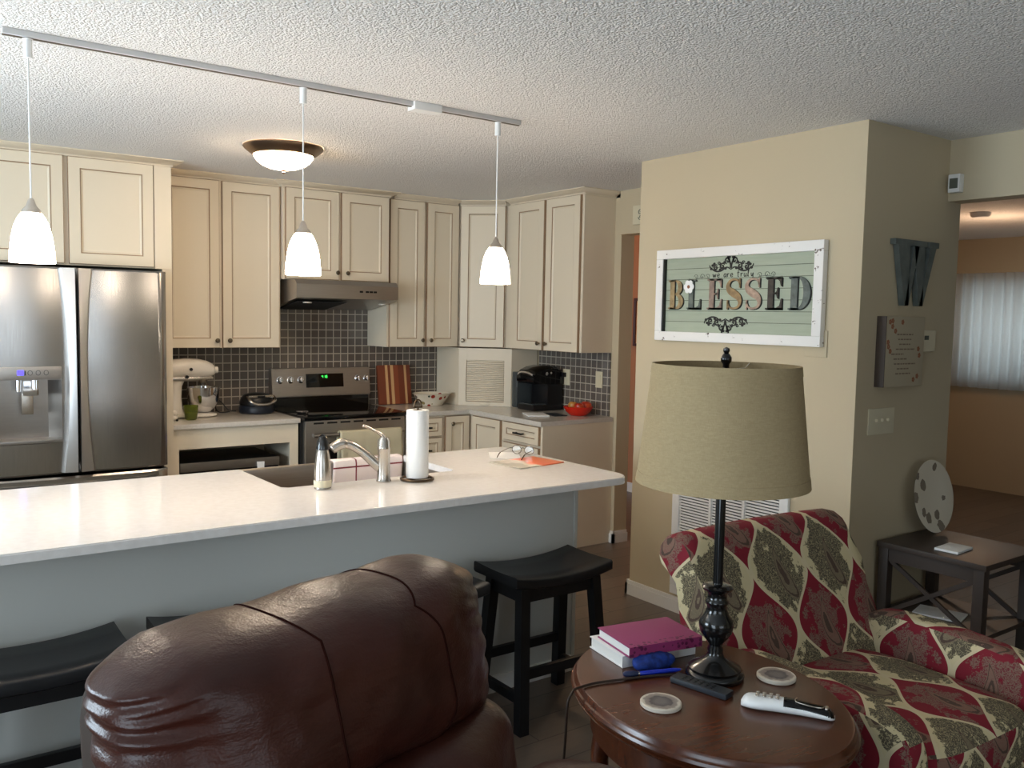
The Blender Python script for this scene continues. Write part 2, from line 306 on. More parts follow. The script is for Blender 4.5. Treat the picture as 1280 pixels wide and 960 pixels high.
# ------------------------------------------------------------------ mesh builder
class MB:
    def __init__(s): s.bm = bmesh.new(); s.uv = None
    def _new(s, fn, m=0, mt=None):
        nv, nf = len(s.bm.verts), len(s.bm.faces)
        fn()
        s.bm.verts.ensure_lookup_table(); s.bm.faces.ensure_lookup_table()
        vs = s.bm.verts[nv:]
        for f in s.bm.faces[nf:]:
            if m: f.material_index = m
            f.smooth = True
        if mt is not None:
            for v in vs: v.co = mt @ v.co
        return vs
    def box(s, x0, x1, y0, y1, z0, z1, bev=0, m=0, mt=None, seg=2):
        def fn():
            g = bmesh.ops.create_cube(s.bm, size=1)['verts']
            for v in g: v.co = Vector(((x0+x1)/2 + v.co.x*(x1-x0), (y0+y1)/2 + v.co.y*(y1-y0), (z0+z1)/2 + v.co.z*(z1-z0)))
            if bev:
                ed = list({e for v in g for e in v.link_edges})
                bmesh.ops.bevel(s.bm, geom=ed, offset=bev, segments=seg, profile=.7, affect='EDGES', clamp_overlap=True)
        if bev:
            t = MB(); t.box(x0, x1, y0, y1, z0, z1)
            ed = list(t.bm.edges)
            bmesh.ops.bevel(t.bm, geom=ed, offset=bev, segments=seg, profile=.7, affect='EDGES', clamp_overlap=True)
            return s.add(t, m, mt)
        return s._new(fn, m, mt)
    def add(s, o, m=0, mt=None):
        def fn():
            mp = {}
            for v in o.bm.verts: mp[v] = s.bm.verts.new(v.co)
            for f in o.bm.faces:
                try: nf = s.bm.faces.new([mp[v] for v in f.verts]); nf.material_index = f.material_index
                except ValueError: pass
        r = s._new(fn, m, mt); o.bm.free(); return r
    def grid(s, rows, closed_u=False, closed_v=False, m=0, mt=None, cap=False):
        def fn():
            V = [[s.bm.verts.new(p) for p in r] for r in rows]
            nr, nc = len(V), len(V[0])
            for i in range(nr if closed_v else nr-1):
                for j in range(nc if closed_u else nc-1):
                    a, b, c, d = V[i][j], V[i][(j+1) % nc], V[(i+1) % nr][(j+1) % nc], V[(i+1) % nr][j]
                    try: s.bm.faces.new((a, b, c, d))
                    except ValueError: pass
            if cap:
                s.bm.faces.new(V[0][::-1]); s.bm.faces.new(V[-1])
        return s._new(fn, m, mt)
    def lathe(s, prof, c=(0, 0, 0), seg=32, m=0, mt=None, sx=1, sy=1, cap=True):
        rows = [[(c[0]+sx*r*math.cos(2*PI*k/seg), c[1]+sy*r*math.sin(2*PI*k/seg), c[2]+z) for k in range(seg)] for r, z in [(max(r, 1e-4), z) for r, z in prof]]
        return s.grid(rows, closed_u=True, m=m, mt=mt, cap=cap)
    def tube(s, pts, r, seg=10, m=0, mt=None, cap=True, flat=1.0):
        P = [Vector(p) for p in pts]; n = len(P); rs = r if isinstance(r, (list, tuple)) else [r]*n
        rows = []; up = None
        for i, p in enumerate(P):
            d = (P[min(i+1, n-1)] - P[max(i-1, 0)]).normalized()
            if up is None:
                up = Vector((0, 0, 1)) if abs(d.z) < .9 else Vector((1, 0, 0))
            a = d.cross(up)
            if a.length < 1e-4: a = d.orthogonal()
            a.normalize(); b = a.cross(d).normalized(); up = b
            rows.append([p + rs[i]*(math.cos(2*PI*k/seg)*a + flat*math.sin(2*PI*k/seg)*b) for k in range(seg)])
        return s.grid(rows, closed_u=True, m=m, mt=mt, cap=cap)
    def cyl(s, a, b, r, r2=None, seg=24, m=0, mt=None):
        return s.tube([a, b], [r, r if r2 is None else r2], seg, m, mt)
    def prism(s, poly, d0, d1, plane='xy', m=0, mt=None):
        def P(u, v, d): return {'xy': (u, v, d), 'xz': (u, d, v), 'yz': (d, u, v)}[plane]
        def fn():
            A = [s.bm.verts.new(P(u, v, d0)) for u, v in poly]; B = [s.bm.verts.new(P(u, v, d1)) for u, v in poly]
            n = len(poly)
            s.bm.faces.new(A[::-1]); s.bm.faces.new(B)
            for i in range(n): s.bm.faces.new((A[i], A[(i+1) % n], B[(i+1) % n], B[i]))
        return s._new(fn, m, mt)
    def ribbon(s, pts, w, d0, d1, m=0, mt=None):   # flat stroke in xz, thickness in y
        n = len(pts); L, Rr = [], []
        for i in range(n):
            a = Vector(pts[max(i-1, 0)]); b = Vector(pts[min(i+1, n-1)]); d = (b-a)
            d = d.normalized() if d.length > 1e-9 else Vector((1, 0))
            nn = Vector((-d.y, d.x)); ww = (w[i] if isinstance(w, (list, tuple)) else w)/2
            p = Vector(pts[i]); L.append(p+nn*ww); Rr.append(p-nn*ww)
        rows = [[(L[i].x, d0, L[i].y), (L[i].x, d1, L[i].y), (Rr[i].x, d1, Rr[i].y), (Rr[i].x, d0, Rr[i].y)] for i in range(n)]
        return s.grid(rows, closed_u=True, m=m, mt=mt, cap=True)
    def sbox(s, c, h, p=4, n=14, fn=None, m=0, mt=None, py=None):     # soft superellipsoid box
        verts = {}
        def P(a, b, cc):
            k = (round(a, 5), round(b, 5), round(cc, 5))
            if k not in verts:
                q = Vector((a, b, cc)); l = (abs(a)**p + abs(b)**p + abs(cc)**p)**(1/p) if not py else ((abs(a)**p + abs(cc)**p)**(py/p) + abs(b)**py)**(1/py); q /= l
                co = Vector((c[0]+q.x*h[0], c[1]+q.y*h[1], c[2]+q.z*h[2]))
                if fn: co = Vector(fn(co, q))
                verts[k] = s.bm.verts.new(co)
            return verts[k]
        def build():
            g = [-1+2*i/n for i in range(n+1)]
            for ax in range(3):
                for sg in (-1, 1):
                    for i in range(n):
                        for j in range(n):
                            q = []
                            for (a, b) in ((g[i], g[j]), (g[i+1], g[j]), (g[i+1], g[j+1]), (g[i], g[j+1])):
                                v = [0, 0, 0]; v[ax] = sg; v[(ax+1) % 3] = a; v[(ax+2) % 3] = b
                                q.append(P(*v))
                            s.bm.faces.new(q if sg > 0 else q[::-1])
        return s._new(build, m, mt)
    def build(s, name, mats, parent=None, world=False, sharp=38, uvfn=None, fix=True):
        if world and parent is not None:
            inv = parent.matrix_basis.inverted()
            for v in s.bm.verts: v.co = inv @ v.co
        if fix: bmesh.ops.recalc_face_normals(s.bm, faces=s.bm.faces)
        if uvfn:
            s.bm.verts.index_update(); lay = s.bm.loops.layers.uv.new('UVMap')
            for f in s.bm.faces:
                f.normal_update()
                for l in f.loops: l[lay].uv = uvfn(l.vert.co, f.normal, l.vert.index)
        me = bpy.data.meshes.new(name); s.bm.to_mesh(me); s.bm.free()
        for mm in (mats if isinstance(mats, (list, tuple)) else [mats]): me.materials.append(M[mm] if isinstance(mm, str) else mm)
        me.set_sharp_from_angle(angle=R(sharp))
        o = bpy.data.objects.new(name, me); COL.objects.link(o)
        if parent is not None: o.parent = parent
        return o
def thing(name, label, cat, loc=(0, 0, 0), rz=0, group=None):
    o = bpy.data.objects.new(name, None); COL.objects.link(o); o.empty_display_size = .05
    o.location = loc; o.rotation_euler = (0, 0, rz)
    o.matrix_basis = Matrix.Translation(loc) @ Matrix.Rotation(rz, 4, 'Z')
    o['label'] = label; o['category'] = cat
    if group: o['group'] = group
    return o
def tag(o, label, cat, group=None):
    o['label'] = label; o['category'] = cat
    if group: o['group'] = group
    return o
def struct(name, mb, m): 
    o = mb.build(name, m); o['kind'] = 'structure'; return o
def one(name, mb, m, label, cat, loc=(0, 0, 0), rz=0, group=None, world=False, **k):   # a thing that is one mesh
    if world:
        for v in mb.bm.verts: v.co = Matrix.Rotation(-rz, 4, 'Z') @ (v.co - Vector(loc))
    o = mb.build(name, m, **k); o.location = loc; o.rotation_euler = (0, 0, rz)
    return tag(o, label, cat, group)
def dup(root, loc, rz, label, group=None):
    r = root.copy(); COL.objects.link(r); r.location = loc; r.rotation_euler = (0, 0, rz); r['label'] = label
    if group: r['group'] = group
    for ch in list(root.children):
        c = ch.copy(); COL.objects.link(c); c.parent = r
        for g in list(ch.children):
            d = g.copy(); COL.objects.link(d); d.parent = c
    return r
def arc(cx, cz, rx, rz_, a0, a1, n=16):
    return [(cx+rx*math.cos(R(a0+(a1-a0)*i/n)), cz+rz_*math.sin(R(a0+(a1-a0)*i/n))) for i in range(n+1)]
def smooth(pts, n=8):      # Catmull-Rom through points
    P = [Vector(p) for p in pts]; out = []
    for i in range(len(P)-1):
        a, b, c, d = P[max(i-1, 0)], P[i], P[i+1], P[min(i+2, len(P)-1)]
        for k in range(n):
            t = k/n; out.append(.5*((2*b) + (c-a)*t + (2*a-5*b+4*c-d)*t*t + (3*b-a-3*c+d)*t**3))
    out.append(P[-1]); return out

# ------------------------------------------------------------------ setting
CZ = 2.44
XB, YB = 4.16, 6.02       # kitchen right wall / back wall
CX0, CY0, CY1 = 3.462, 2.215, 3.59   # the block carrying the sign
b = MB(); b.box(-1.9, 9, -3.2, 7.2, -.08, 0); struct('floor', b, 'floor')
b = MB(); b.box(-1.9, 4.16, -3.2, 6.2, CZ, CZ+.1); struct('ceiling', b, 'ceiling')
b = MB(); b.box(4.16, 9, -3.2, 4.95, 2.40, 2.48); b.box(4.28, 5.7, 3.6, 7.2, 2.40, 2.48); struct('ceiling_dining', b, 'ceiling')
b = MB(); b.box(-1.9, 4.28, YB, YB+.12, 0, CZ); struct('wall_back', b, 'wall')
b = MB(); b.box(XB, XB+.12, 4.49, YB, 0, CZ); b.box(4.14, 4.26, CY1, 4.49, 2.145, CZ)
b.box(4.14, 4.26, -3.1, CY0, 2.155, CZ); b.box(4.14, 4.26, -3.1, -.6, 0, 2.155); struct('wall_right', b, 'wall')
b = MB(); b.box(CX0, 4.26, CY0, CY1, 0, CZ); struct('wall_center', b, 'wall')
b = MB(); b.box(-1.9, -1.75, -3.2, -.88, 0, CZ); b.box(-1.9, -1.75, 1.12, 2.7, 0, CZ); b.box(-1.9, -1.75, 4.2, 6.1, 0, CZ); b.box(-1.9, -1.75, 2.7, 4.2, 0, .85); b.box(-1.9, -1.75, 2.7, 4.2, 2.05, CZ); b.box(-1.9, -1.75, -.88, 1.12, 2.12, CZ); b.box(-1.9, -1.75, -.88, 1.12, 0, .12); struct('wall_left', b, 'wall')
b = MB(); b.box(-1.9, -.6, -3.2, -3.0, 0, CZ); b.box(1.8, 9, -3.2, -3.0, 0, CZ); b.box(-.6, 1.8, -3.2, -3.0, 0, .65); b.box(-.6, 1.8, -3.2, -3.0, 2.05, CZ); struct('wall_rear', b, 'wall')
b = MB(); b.box(5.55, 5.67, 3.5, 7.2, 0, 2.4); b.box(4.28, 5.55, 6.9, 7.2, 0, 2.4); struct('wall_hall', b, 'wall2')
b = MB(); b.box(4.26, 5.55, 3.4, 3.52, 0, 2.4); b.box(5.67, 8.6, 4.8, 4.95, 0, 2.4)
b.box(8.6, 8.75, 4.42, 4.95, 0, 2.4); b.box(8.6, 8.75, -3, 2.6, 0, 2.4); b.box(8.6, 8.75, 2.6, 4.42, 2.05, 2.4); b.box(8.6, 8.75, 2.6, 4.42, 0, 1.0); struct('wall_dining', b, 'wall')
# trim and baseboards
def baseb(name, pts):     # each: x0,x1,y0,y1
    b = MB()
    for (x0, x1, y0, y1) in pts:
        b.box(x0, x1, y0, y1, 0, .064); 
        b.box(x0+.004, x1-.004, y0+.004, y1-.004, .064, .084, .004)
    struct(name, b, 'white_trim')
baseb('baseboard_center', [(CX0-.018, CX0, CY0-.018, CY1+.018), (CX0-.018, 4.14, CY0-.018, CY0), (CX0-.018, 4.14, CY1, CY1+.018)])
baseb('baseboard_right', [(XB-.018, XB+.12, 4.472, 4.49), (XB-.018, XB, 4.472, 4.518)])
baseb('baseboard_hall', [(5.53, 5.55, 3.52, 6.9)])
b = MB(); b.box(1.42, 3.61, YB-.012, YB, .887, 1.62); struct('trim_1', b, 'tileX')
b = MB(); b.box(XB-.012, XB, 4.56, 5.37, .887, 1.36); struct('trim_2', b, 'tileY')
# window of the dining room
b = MB()
for (y0, y1, z0, z1) in ((4.36, 4.42, 1.0, 2.05), (2.6, 2.66, 1.0, 2.05), (2.66, 4.36, 1.99, 2.05), (2.66, 4.36, 1.0, 1.05), (3.49, 3.53, 1.05, 1.99)): b.box(8.62, 8.68, y0, y1, z0, z1, .004)
struct('window_1', b, 'white_trim')
b = MB(); b.box(8.645, 8.65, 2.66, 4.36, 1.05, 1.99); struct('window_2', b, 'glassclear')
b = MB()
for (y0, y1, z0, z1) in ((-.88, -.82, .12, 2.12), (1.06, 1.12, .12, 2.12), (-.82, 1.06, 2.06, 2.12), (-.82, 1.06, .12, .18), (.09, .15, .18, 2.06)): b.box(-1.87, -1.8, y0, y1, z0, z1, .004)
struct('window_3', b, 'white_trim')
b = MB()
for (y0, y1, z0, z1) in ((2.7, 2.75, .85, 2.05), (4.15, 4.2, .85, 2.05), (2.75, 4.15, 2.0, 2.05), (2.75, 4.15, .85, .9), (3.43, 3.47, .9, 2.0)): b.box(-1.87, -1.8, y0, y1, z0, z1, .004)
struct('window_5', b, 'white_trim')
b = MB()
for (x0, x1, z0, z1) in ((-.6, -.54, .65, 2.05), (1.74, 1.8, .65, 2.05), (-.54, 1.74, 1.99, 2.05), (-.54, 1.74, .65, .71)): b.box(x0, x1, -3.15, -3.08, z0, z1, .004)
struct('window_4', b, 'white_trim')
# curtain: pleated sheet
rows = []
for k in range(2):
    z = (.98, 2.07)[k]; row = []
    for i in range(221):
        y = 2.5+2.0*i/220; row.append((8.52+.022*math.sin(i*.62)+.012*math.sin(i*.23+1), y, z))
    rows.append(row)
b = MB(); b.grid(rows)
o = one('sheer_curtain', b, 'curtain', 'sheer white pleated curtain across the bright window in the far room', 'curtain', loc=(8.52, 3.5, .98), world=True)
sm = o.modifiers.new('thickness', 'SOLIDIFY'); sm.thickness = .003
# lamps of the neighbouring rooms
def bulb(name, loc, power, col, r=.08):
    l = bpy.data.lights.new(name, 'POINT'); l.energy = power; l.color = col; l.shadow_soft_size = r
    o = bpy.data.objects.new(name, l); COL.objects.link(o); o.location = loc
bulb('hall_light', (4.85, 4.8, 2.2), 10, (1, .62, .34))
bulb('dining_light', (6.9, 3.3, 2.0), 8, (1, .66, .42))

# ------------------------------------------------------------------ cabinets
def door_mb(b, w, h, t=.02, fwid=.06, mt=None, drawer=False):
    # a framed door with a recessed panel, outline glazed; lower left at origin, facing -y
    f = fwid
    def ring(r0, y0, r1, y1, m):
        (a0, c0, a1, c1), (e0, g0, e1, g1) = r0, r1
        A = [(a0, y0, c0), (a1, y0, c0), (a1, y0, c1), (a0, y0, c1)]; B = [(e0, y1, g0), (e1, y1, g0), (e1, y1, g1), (e0, y1, g1)]
        b.grid([A, B], closed_u=True, m=m, mt=mt)
    def ins(k): return (k, k, w-k, h-k)
    ring(ins(0), 0, ins(0), -t+.004, 1)
    ring(ins(0), -t+.004, ins(.003), -t, 1)
    ring(ins(.003), -t, ins(f), -t, 0)
    ring(ins(f), -t, ins(f+.003), -t+.005, 1)
    ring(ins(f+.003), -t+.005, ins(f+.006), -t+.005, 1)
    ring(ins(f+.006), -t+.005, ins(f+.016), -t+.011, 0)
    k = f+.016
    b._new(lambda: b.bm.faces.new([b.bm.verts.new(p) for p in ((k, -t+.011, k), (w-k, -t+.011, k), (w-k, -t+.011, h-k), (k, -t+.011, h-k))]), 0, mt)
    b._new(lambda: b.bm.faces.new([b.bm.verts.new(p) for p in ((0, 0, 0), (0, 0, h), (w, 0, h), (w, 0, 0))]), 0, mt)
def knob_mb(mt):
    b = MB(); b.lathe([(.006, 0), (.006, .012), (.014, .018), (.0155, .024), (.011, .030), (0, .031)], seg=16, mt=mt @ Matrix.Rotation(PI/2, 4, 'X')); return b
def pull_mb(mt, w=.09):
    b = MB(); b.box(-w/2, w/2, -.03, -.022, -.006, .006, .002, mt=mt)
    for s in (-1, 1): b.box(s*(w/2-.012)-.005, s*(w/2-.012)+.005, -.024, 0, -.005, .005, mt=mt)
    return b
def place(x, y, z, rz=0): return Matrix.Translation((x, y, z)) @ Matrix.Rotation(rz, 4, 'Z')
def add_door(par, x, y, z, w, h, rz=0, knob=None, kind='door', fwid=.06, pull=False):
    mt = place(x, y, z, rz); b = MB(); door_mb(b, w, h, fwid=fwid, mt=mt)
    d = b.build(kind, ['cream', 'glaze'], par, world=True, fix=True)
    if knob: knob_mb(mt @ Matrix.Translation((knob[0], -.02, knob[1]))).build('knob', 'knob', d, False) if False else _sub(knob_mb(mt @ Matrix.Translation((knob[0], -.02, knob[1]))), 'knob', 'knob', d, par)
    if pull: _sub(pull_mb(mt @ Matrix.Translation((w/2, -.02, h/2)), pull), 'handle', 'black', d, par)
    return d
def _sub(b, name, m, part, root):
    inv = root.matrix_basis.inverted()
    for v in b.bm.verts: v.co = inv @ v.co
    return b.build(name, m, part)
def crown(par, pts, z0=2.402, proj=.062, retL=0, retR=0):
    # pts: polyline of the cabinet front from left to right (world xy); moulding leans out to the ceiling
    P = [Vector(p) for p in pts]; n = len(P); rows = []
    prof = [(0, 0), (.010, 0), (.012, .008), (.026, .016), (.046, .022), (.056, .030), (proj, .032), (proj, .0375), (0, .0375)]
    nrm = []
    for i in range(n-1):
        d = (P[i+1]-P[i]).normalized(); nrm.append(Vector((d.y, -d.x)))
    for i in range(n):
        if i == 0: nn = nrm[0]
        elif i == n-1: nn = nrm[-1]
        else:
            nn = (nrm[i-1]+nrm[i]).normalized(); nn = nn / max(.3, nn.dot(nrm[i]))
        rows.append([(P[i].x+nn.x*a, P[i].y+nn.y*a, z0+c) for a, c in prof])
    b = MB(); b.grid(rows, closed_u=True, cap=True); return b.build('crown_moulding', 'cream', par, world=True)
UB, UT = 1.335, 2.40     # bottom and top of the wall cabinets
UZ = UT-UB
# cabinet over the refrigerator with its tall side panel
c = thing('fridge_cabinet', 'cream two-door cabinet built above the stainless refrigerator', 'cabinet', (.88, 5.7, 0))
b = MB(); b.box(.36, 1.42, 5.40, YB-.002, 1.81, UT); b.box(.30, 1.42, 5.42, YB-.002, UT, CZ-.001); b.box(1.325, 1.42, 5.382, 5.40, 1.81, UT); b.build('body', 'cream', c, world=True)
add_door(c, .40, 5.40, 1.817, .452, .585); add_door(c, .875, 5.40, 1.817, .447, .585)
crown(c, [(.30, 5.40), (1.42, 5.40), (1.42, 5.66)])
b = MB(); b.box(1.365, 1.42, 5.382, 5.40, 0, 1.809); b.box(1.385, 1.42, 5.40, YB-.002, 0, 1.809)
one('upright_board', b, 'cream', 'tall narrow cream panel standing between the refrigerator and the counter', 'panel', (1.4, 5.6, 0), world=True)
b = MB(); b.box(.30, .398, 5.382, YB-.002, 0, 1.809)
one('upright_board', b, 'cream', 'tall cream panel left of the refrigerator at the picture edge', 'panel', (.35, 5.6, 0), world=True)
# wall cabinet left of the hood
c = thing('wall_cabinet', 'tall cream two-door wall cabinet between the refrigerator and the range hood', 'cabinet', (1.815, 5.86, UB), group='wall cabinets')
b = MB(); b.box(1.425, 2.205, 5.71, YB-.002, UB, UT); b.box(1.425, 2.205, 5.73, YB-.002, UT, CZ-.001); b.build('body', 'cream', c, world=True)
add_door(c, 1.44, 5.71, UB, .357, UZ, knob=(.335, .048)); add_door(c, 1.815, 5.71, UB, .378, UZ, knob=(.04, .048))
crown(c, [(1.48, 5.71), (2.205, 5.71)])
# cabinet over the hood
c = thing('wall_cabinet', 'short cream two-door cabinet directly above the range hood', 'cabinet', (2.6, 5.84, 1.795), group='wall cabinets')
b = MB(); b.box(2.21, 2.998, 5.67, YB-.002, 1.795, UT); b.box(2.21, 2.998, 5.69, YB-.002, UT, CZ-.001); b.build('body', 'cream', c, world=True)
add_door(c, 2.222, 5.67, 1.80, .383, .60, knob=(.365, .05)); add_door(c, 2.624, 5.67, 1.80, .366, .60, knob=(.038, .05))
crown(c, [(2.21, 5.70), (2.21, 5.67), (2.998, 5.67), (2.998, 5.76)])
# cabinet right of the hood
c = thing('wall_cabinet', 'tall cream two-door wall cabinet right of the range hood', 'cabinet', (3.31, 5.86, UB), group='wall cabinets')
b = MB(); b.box(3.003, 3.616, 5.71, YB-.002, UB, UT); b.box(3.003, 3.616, 5.73, YB-.002, UT, CZ-.001); b.build('body', 'cream', c, world=True)
add_door(c, 3.02, 5.71, UB, .288, UZ, knob=(.268, .05)); add_door(c, 3.33, 5.71, UB, .276, UZ, knob=(.03, .05))
crown(c, [(3.06, 5.71), (3.60, 5.71)])
# diagonal corner cabinet and the appliance garage under it
c = thing('corner_cabinet', 'cream single-door wall cabinet set diagonally across the corner above the tambour box', 'cabinet', (3.85, 5.75, UB), group='wall cabinets')
b = MB(); b.prism([(3.62, 5.71), (3.88, 5.45), (XB-.002, 5.45), (XB-.002, YB-.002), (3.62, YB-.002)], UB, CZ-.002); b.build('body', 'cream', c, world=True)
add_door(c, 3.626, 5.692, UB, .342, UZ, rz=-PI/4, knob=(.03, .05))
crown(c, [(3.625, 5.705), (3.875, 5.455)])
c = thing('appliance_garage', 'cream corner appliance box with slatted roll-up front standing on the counter', 'cabinet', (3.85, 5.75, .886))
b = MB()
mt = place(3.612, 5.678, .887, -PI/4); w = .408; hh = .440
b.box(0, .056, 0, .02, 0, hh, mt=mt); b.box(w-.056, w, 0, .02, 0, hh, mt=mt); b.box(.056, w-.056, 0, .02, .35, hh, mt=mt); b.box(.056, w-.056, 0, .02, 0, .03, mt=mt)
b.prism([(3.613, 5.68), (3.63, 5.70), (3.63, YB-.014), (3.613, YB-.014)], .887, UB-.008); b.prism([(3.90, 5.39), (XB-.014, 5.39), (XB-.014, 5.41), (3.92, 5.41)], .887, UB-.008)
b.build('body', 'cream', c, world=True)
b = MB()
b.box(.056, w-.056, .012, .02, .03, .35, m=1, mt=mt)
for i in range(22):
    z = .034+i*.0144; b.box(.058, w-.058, .004, .014, z, z+.0128, .004, mt=mt, seg=1)
b.build('tambour_door', ['cream', 'glaze'], c, world=True)
b = MB(); b.box(w/2-.035, w/2+.035, -.012, .004, .008, .018, .003, mt=mt); b.build('handle', 'cream', c, world=True)
# right wall cabinet
c = thing('wall_cabinet', 'tall cream two-door wall cabinet on the right wall above the coffee machine', 'cabinet', (4.0, 4.96, UB), group='wall cabinets')
b = MB(); b.box(3.88, XB-.002, 4.556, 5.445, UB, UT); b.box(3.90, XB-.002, 4.556, 5.445, UT, CZ-.001); b.build('body', 'cream', c, world=True)
add_door(c, 3.88, 5.335, UB, .362, UZ, rz=-PI/2, knob=(.335, .05)); add_door(c, 3.88, 4.945, UB, .366, UZ, rz=-PI/2, knob=(.03, .05))
crown(c, [(3.88, 5.40), (3.88, 4.556), (XB-.004, 4.556)])
# base cabinets
c = thing('base_cabinet', 'cream base cabinet with an open compartment, right of the refrigerator', 'cabinet', (1.82, 5.7, 0), group='base cabinets')
b = MB(); F = 5.43
b.box(1.425, 1.463, F, F+.02, .09, .855); b.box(2.163, 2.218, F, F+.02, .09, .855); b.box(1.463, 2.163, F, F+.02, .73, .855); b.box(1.463, 2.163, F, F+.02, .09, .35)
b.box(1.425, 1.44, F+.02, YB-.002, .0, .855); b.box(2.20, 2.218, F+.02, YB-.002, 0, .855); b.box(1.44, 2.2, YB-.02, YB-.002, 0, .855); b.box(1.44, 2.2, F+.02, YB-.02, .33, .35); b.box(1.44, 2.2, F+.06, YB-.02, 0, .09)
b.build('body', 'cream', c, world=True)
c = thing('base_cabinet', 'cream base cabinet with stacked drawers and a knobbed door right of the range', 'cabinet', (3.27, 5.7, 0), group='base cabinets')
b = MB(); b.box(2.998, 3.535, 5.40, YB-.002, .09, .855); b.box(2.998, 3.535, 5.46, YB-.002, 0, .09); b.build('body', 'cream', c, world=True)
for z0, z1 in ((.705, .838), (.52, .695), (.33, .51), (.11, .32)): add_door(c, 3.0, 5.40, z0, .29, z1-z0, kind='drawer', fwid=.035, pull=.09)
add_door(c, 3.318, 5.40, .11, .205, .735, knob=(.05, .68), fwid=.05)
c = thing('base_cabinet', 'cream base cabinet with door and drawers along the right wall under the coffee machine', 'cabinet', (3.83, 4.95, 0), group='base cabinets')
b = MB(); b.box(3.54, XB-.002, 4.535, 5.998, .09, .855); b.box(3.60, XB-.002, 4.55, 5.998, 0, .09); b.box(3.535, XB-.002, 4.52, 4.535, 0, .855); b.build('body', 'cream', c, world=True)
add_door(c, 3.54, 5.345, .11, .355, .735, rz=-PI/2, fwid=.055)
for z0, z1 in ((.722, .847), (.52, .705), (.32, .505), (.11, .305)): add_door(c, 3.54, 4.953, z0, .405, z1-z0, rz=-PI/2, kind='drawer', fwid=.04, pull=.1)
# countertops
b = MB(); b.box(1.423, 2.225, 5.405, YB-.013, .856, .886, .004)
one('countertop', b, 'rearquartz', 'pale grey countertop carrying the stand mixer beside the refrigerator', 'countertop', (1.82, 5.7, .856), world=True)
b = MB(); b.prism([(2.995, 5.375), (3.515, 5.375), (3.515, 4.515), (XB-.013, 4.515), (XB-.013, YB-.013), (2.995, YB-.013)], .856, .886)
one('countertop', b, 'rearquartz', 'L-shaped pale grey countertop in the corner carrying the coffee machine', 'countertop', (3.6, 5.3, .856), world=True)

# ------------------------------------------------------------------ island
c = thing('kitchen_island', 'long grey-white kitchen island with plain back panel behind the black stools', 'island', (1, 3.3, 0))
b = MB(); b.box(-.75, 2.475, 2.93, 2.95, .0, .855); b.box(-.75, 1.23, 2.95, 3.70, .09, .855); b.box(2.11, 2.475, 2.95, 3.70, .09, .855); b.box(1.23, 2.11, 2.95, 3.15, .09, .855); b.box(1.23, 2.11, 3.15, 3.70, .09, .60); b.box(-.75, 2.475, 2.95, 3.62, 0, .09); b.build('body', 'island', c, world=True)
b = MB(); b.box(2.475, 2.495, 2.925, 3.70, 0, .855, .003); b.build('end_panel', 'island', c, world=True)
b = MB(); b.box(-.75, 2.475, 2.918, 2.93, 0, .07); b.build('base_strip', 'white_trim', c, world=True)
# worktop with the sink cut-out at the kitchen side and rounded outer corners
Xr, Yf, Yk, rc = 2.665, 2.757, 3.755, .09
poly = [(-.8, Yf), (Xr-rc, Yf)] + [(Xr-rc+rc*math.sin(R(a)), Yf+rc-rc*math.cos(R(a))) for a in range(15, 90, 15)] + [(Xr, Yf+rc), (Xr, Yk-.02), (Xr-.02, Yk), (2.072, Yk), (2.072, 3.285), (2.047, 3.26), (1.292, 3.26), (1.267, 3.285), (1.267, Yk), (-.8, Yk)]
b = MB(); b.prism(poly, .856, .886)
bmesh.ops.bevel(b.bm, geom=[e for e in b.bm.edges if abs(e.verts[0].co.z-e.verts[1].co.z) < 1e-5 and e.verts[0].co.z > .88], offset=.004, segments=2, affect='EDGES')
one('island_worktop', b, 'quartz', 'long glossy white island worktop with the sink cut into its far edge', 'countertop', (1, 3.3, .856), world=True)
c = thing('farmhouse_sink', 'stainless farmhouse sink set into the island worktop', 'sink', (1.67, 3.5, .62))
b = MB(); x0, x1, y0, y1 = 1.245, 2.095, 3.235, 3.775
b.box(x0, x1, y0, y0+.02, .63, .855); b.box(x0, x0+.02, y0, y1, .63, .855); b.box(x1-.02, x1, y0, y1, .63, .855); b.box(x0, x1, y0, y1, .615, .635); b.build('basin', 'sinksteel', c, world=True)
b = MB(); b.box(1.27, 2.07, 3.757, 3.80, .62, .878, .006); b.build('apron', 'sinksteel', c, world=True)
b = MB(); b.lathe([(.045, .0), (.045, .004), (.03, .005), (.0, .003)], (1.67, 3.5, .635)); b.build('drain', 'chrome', c, world=True)

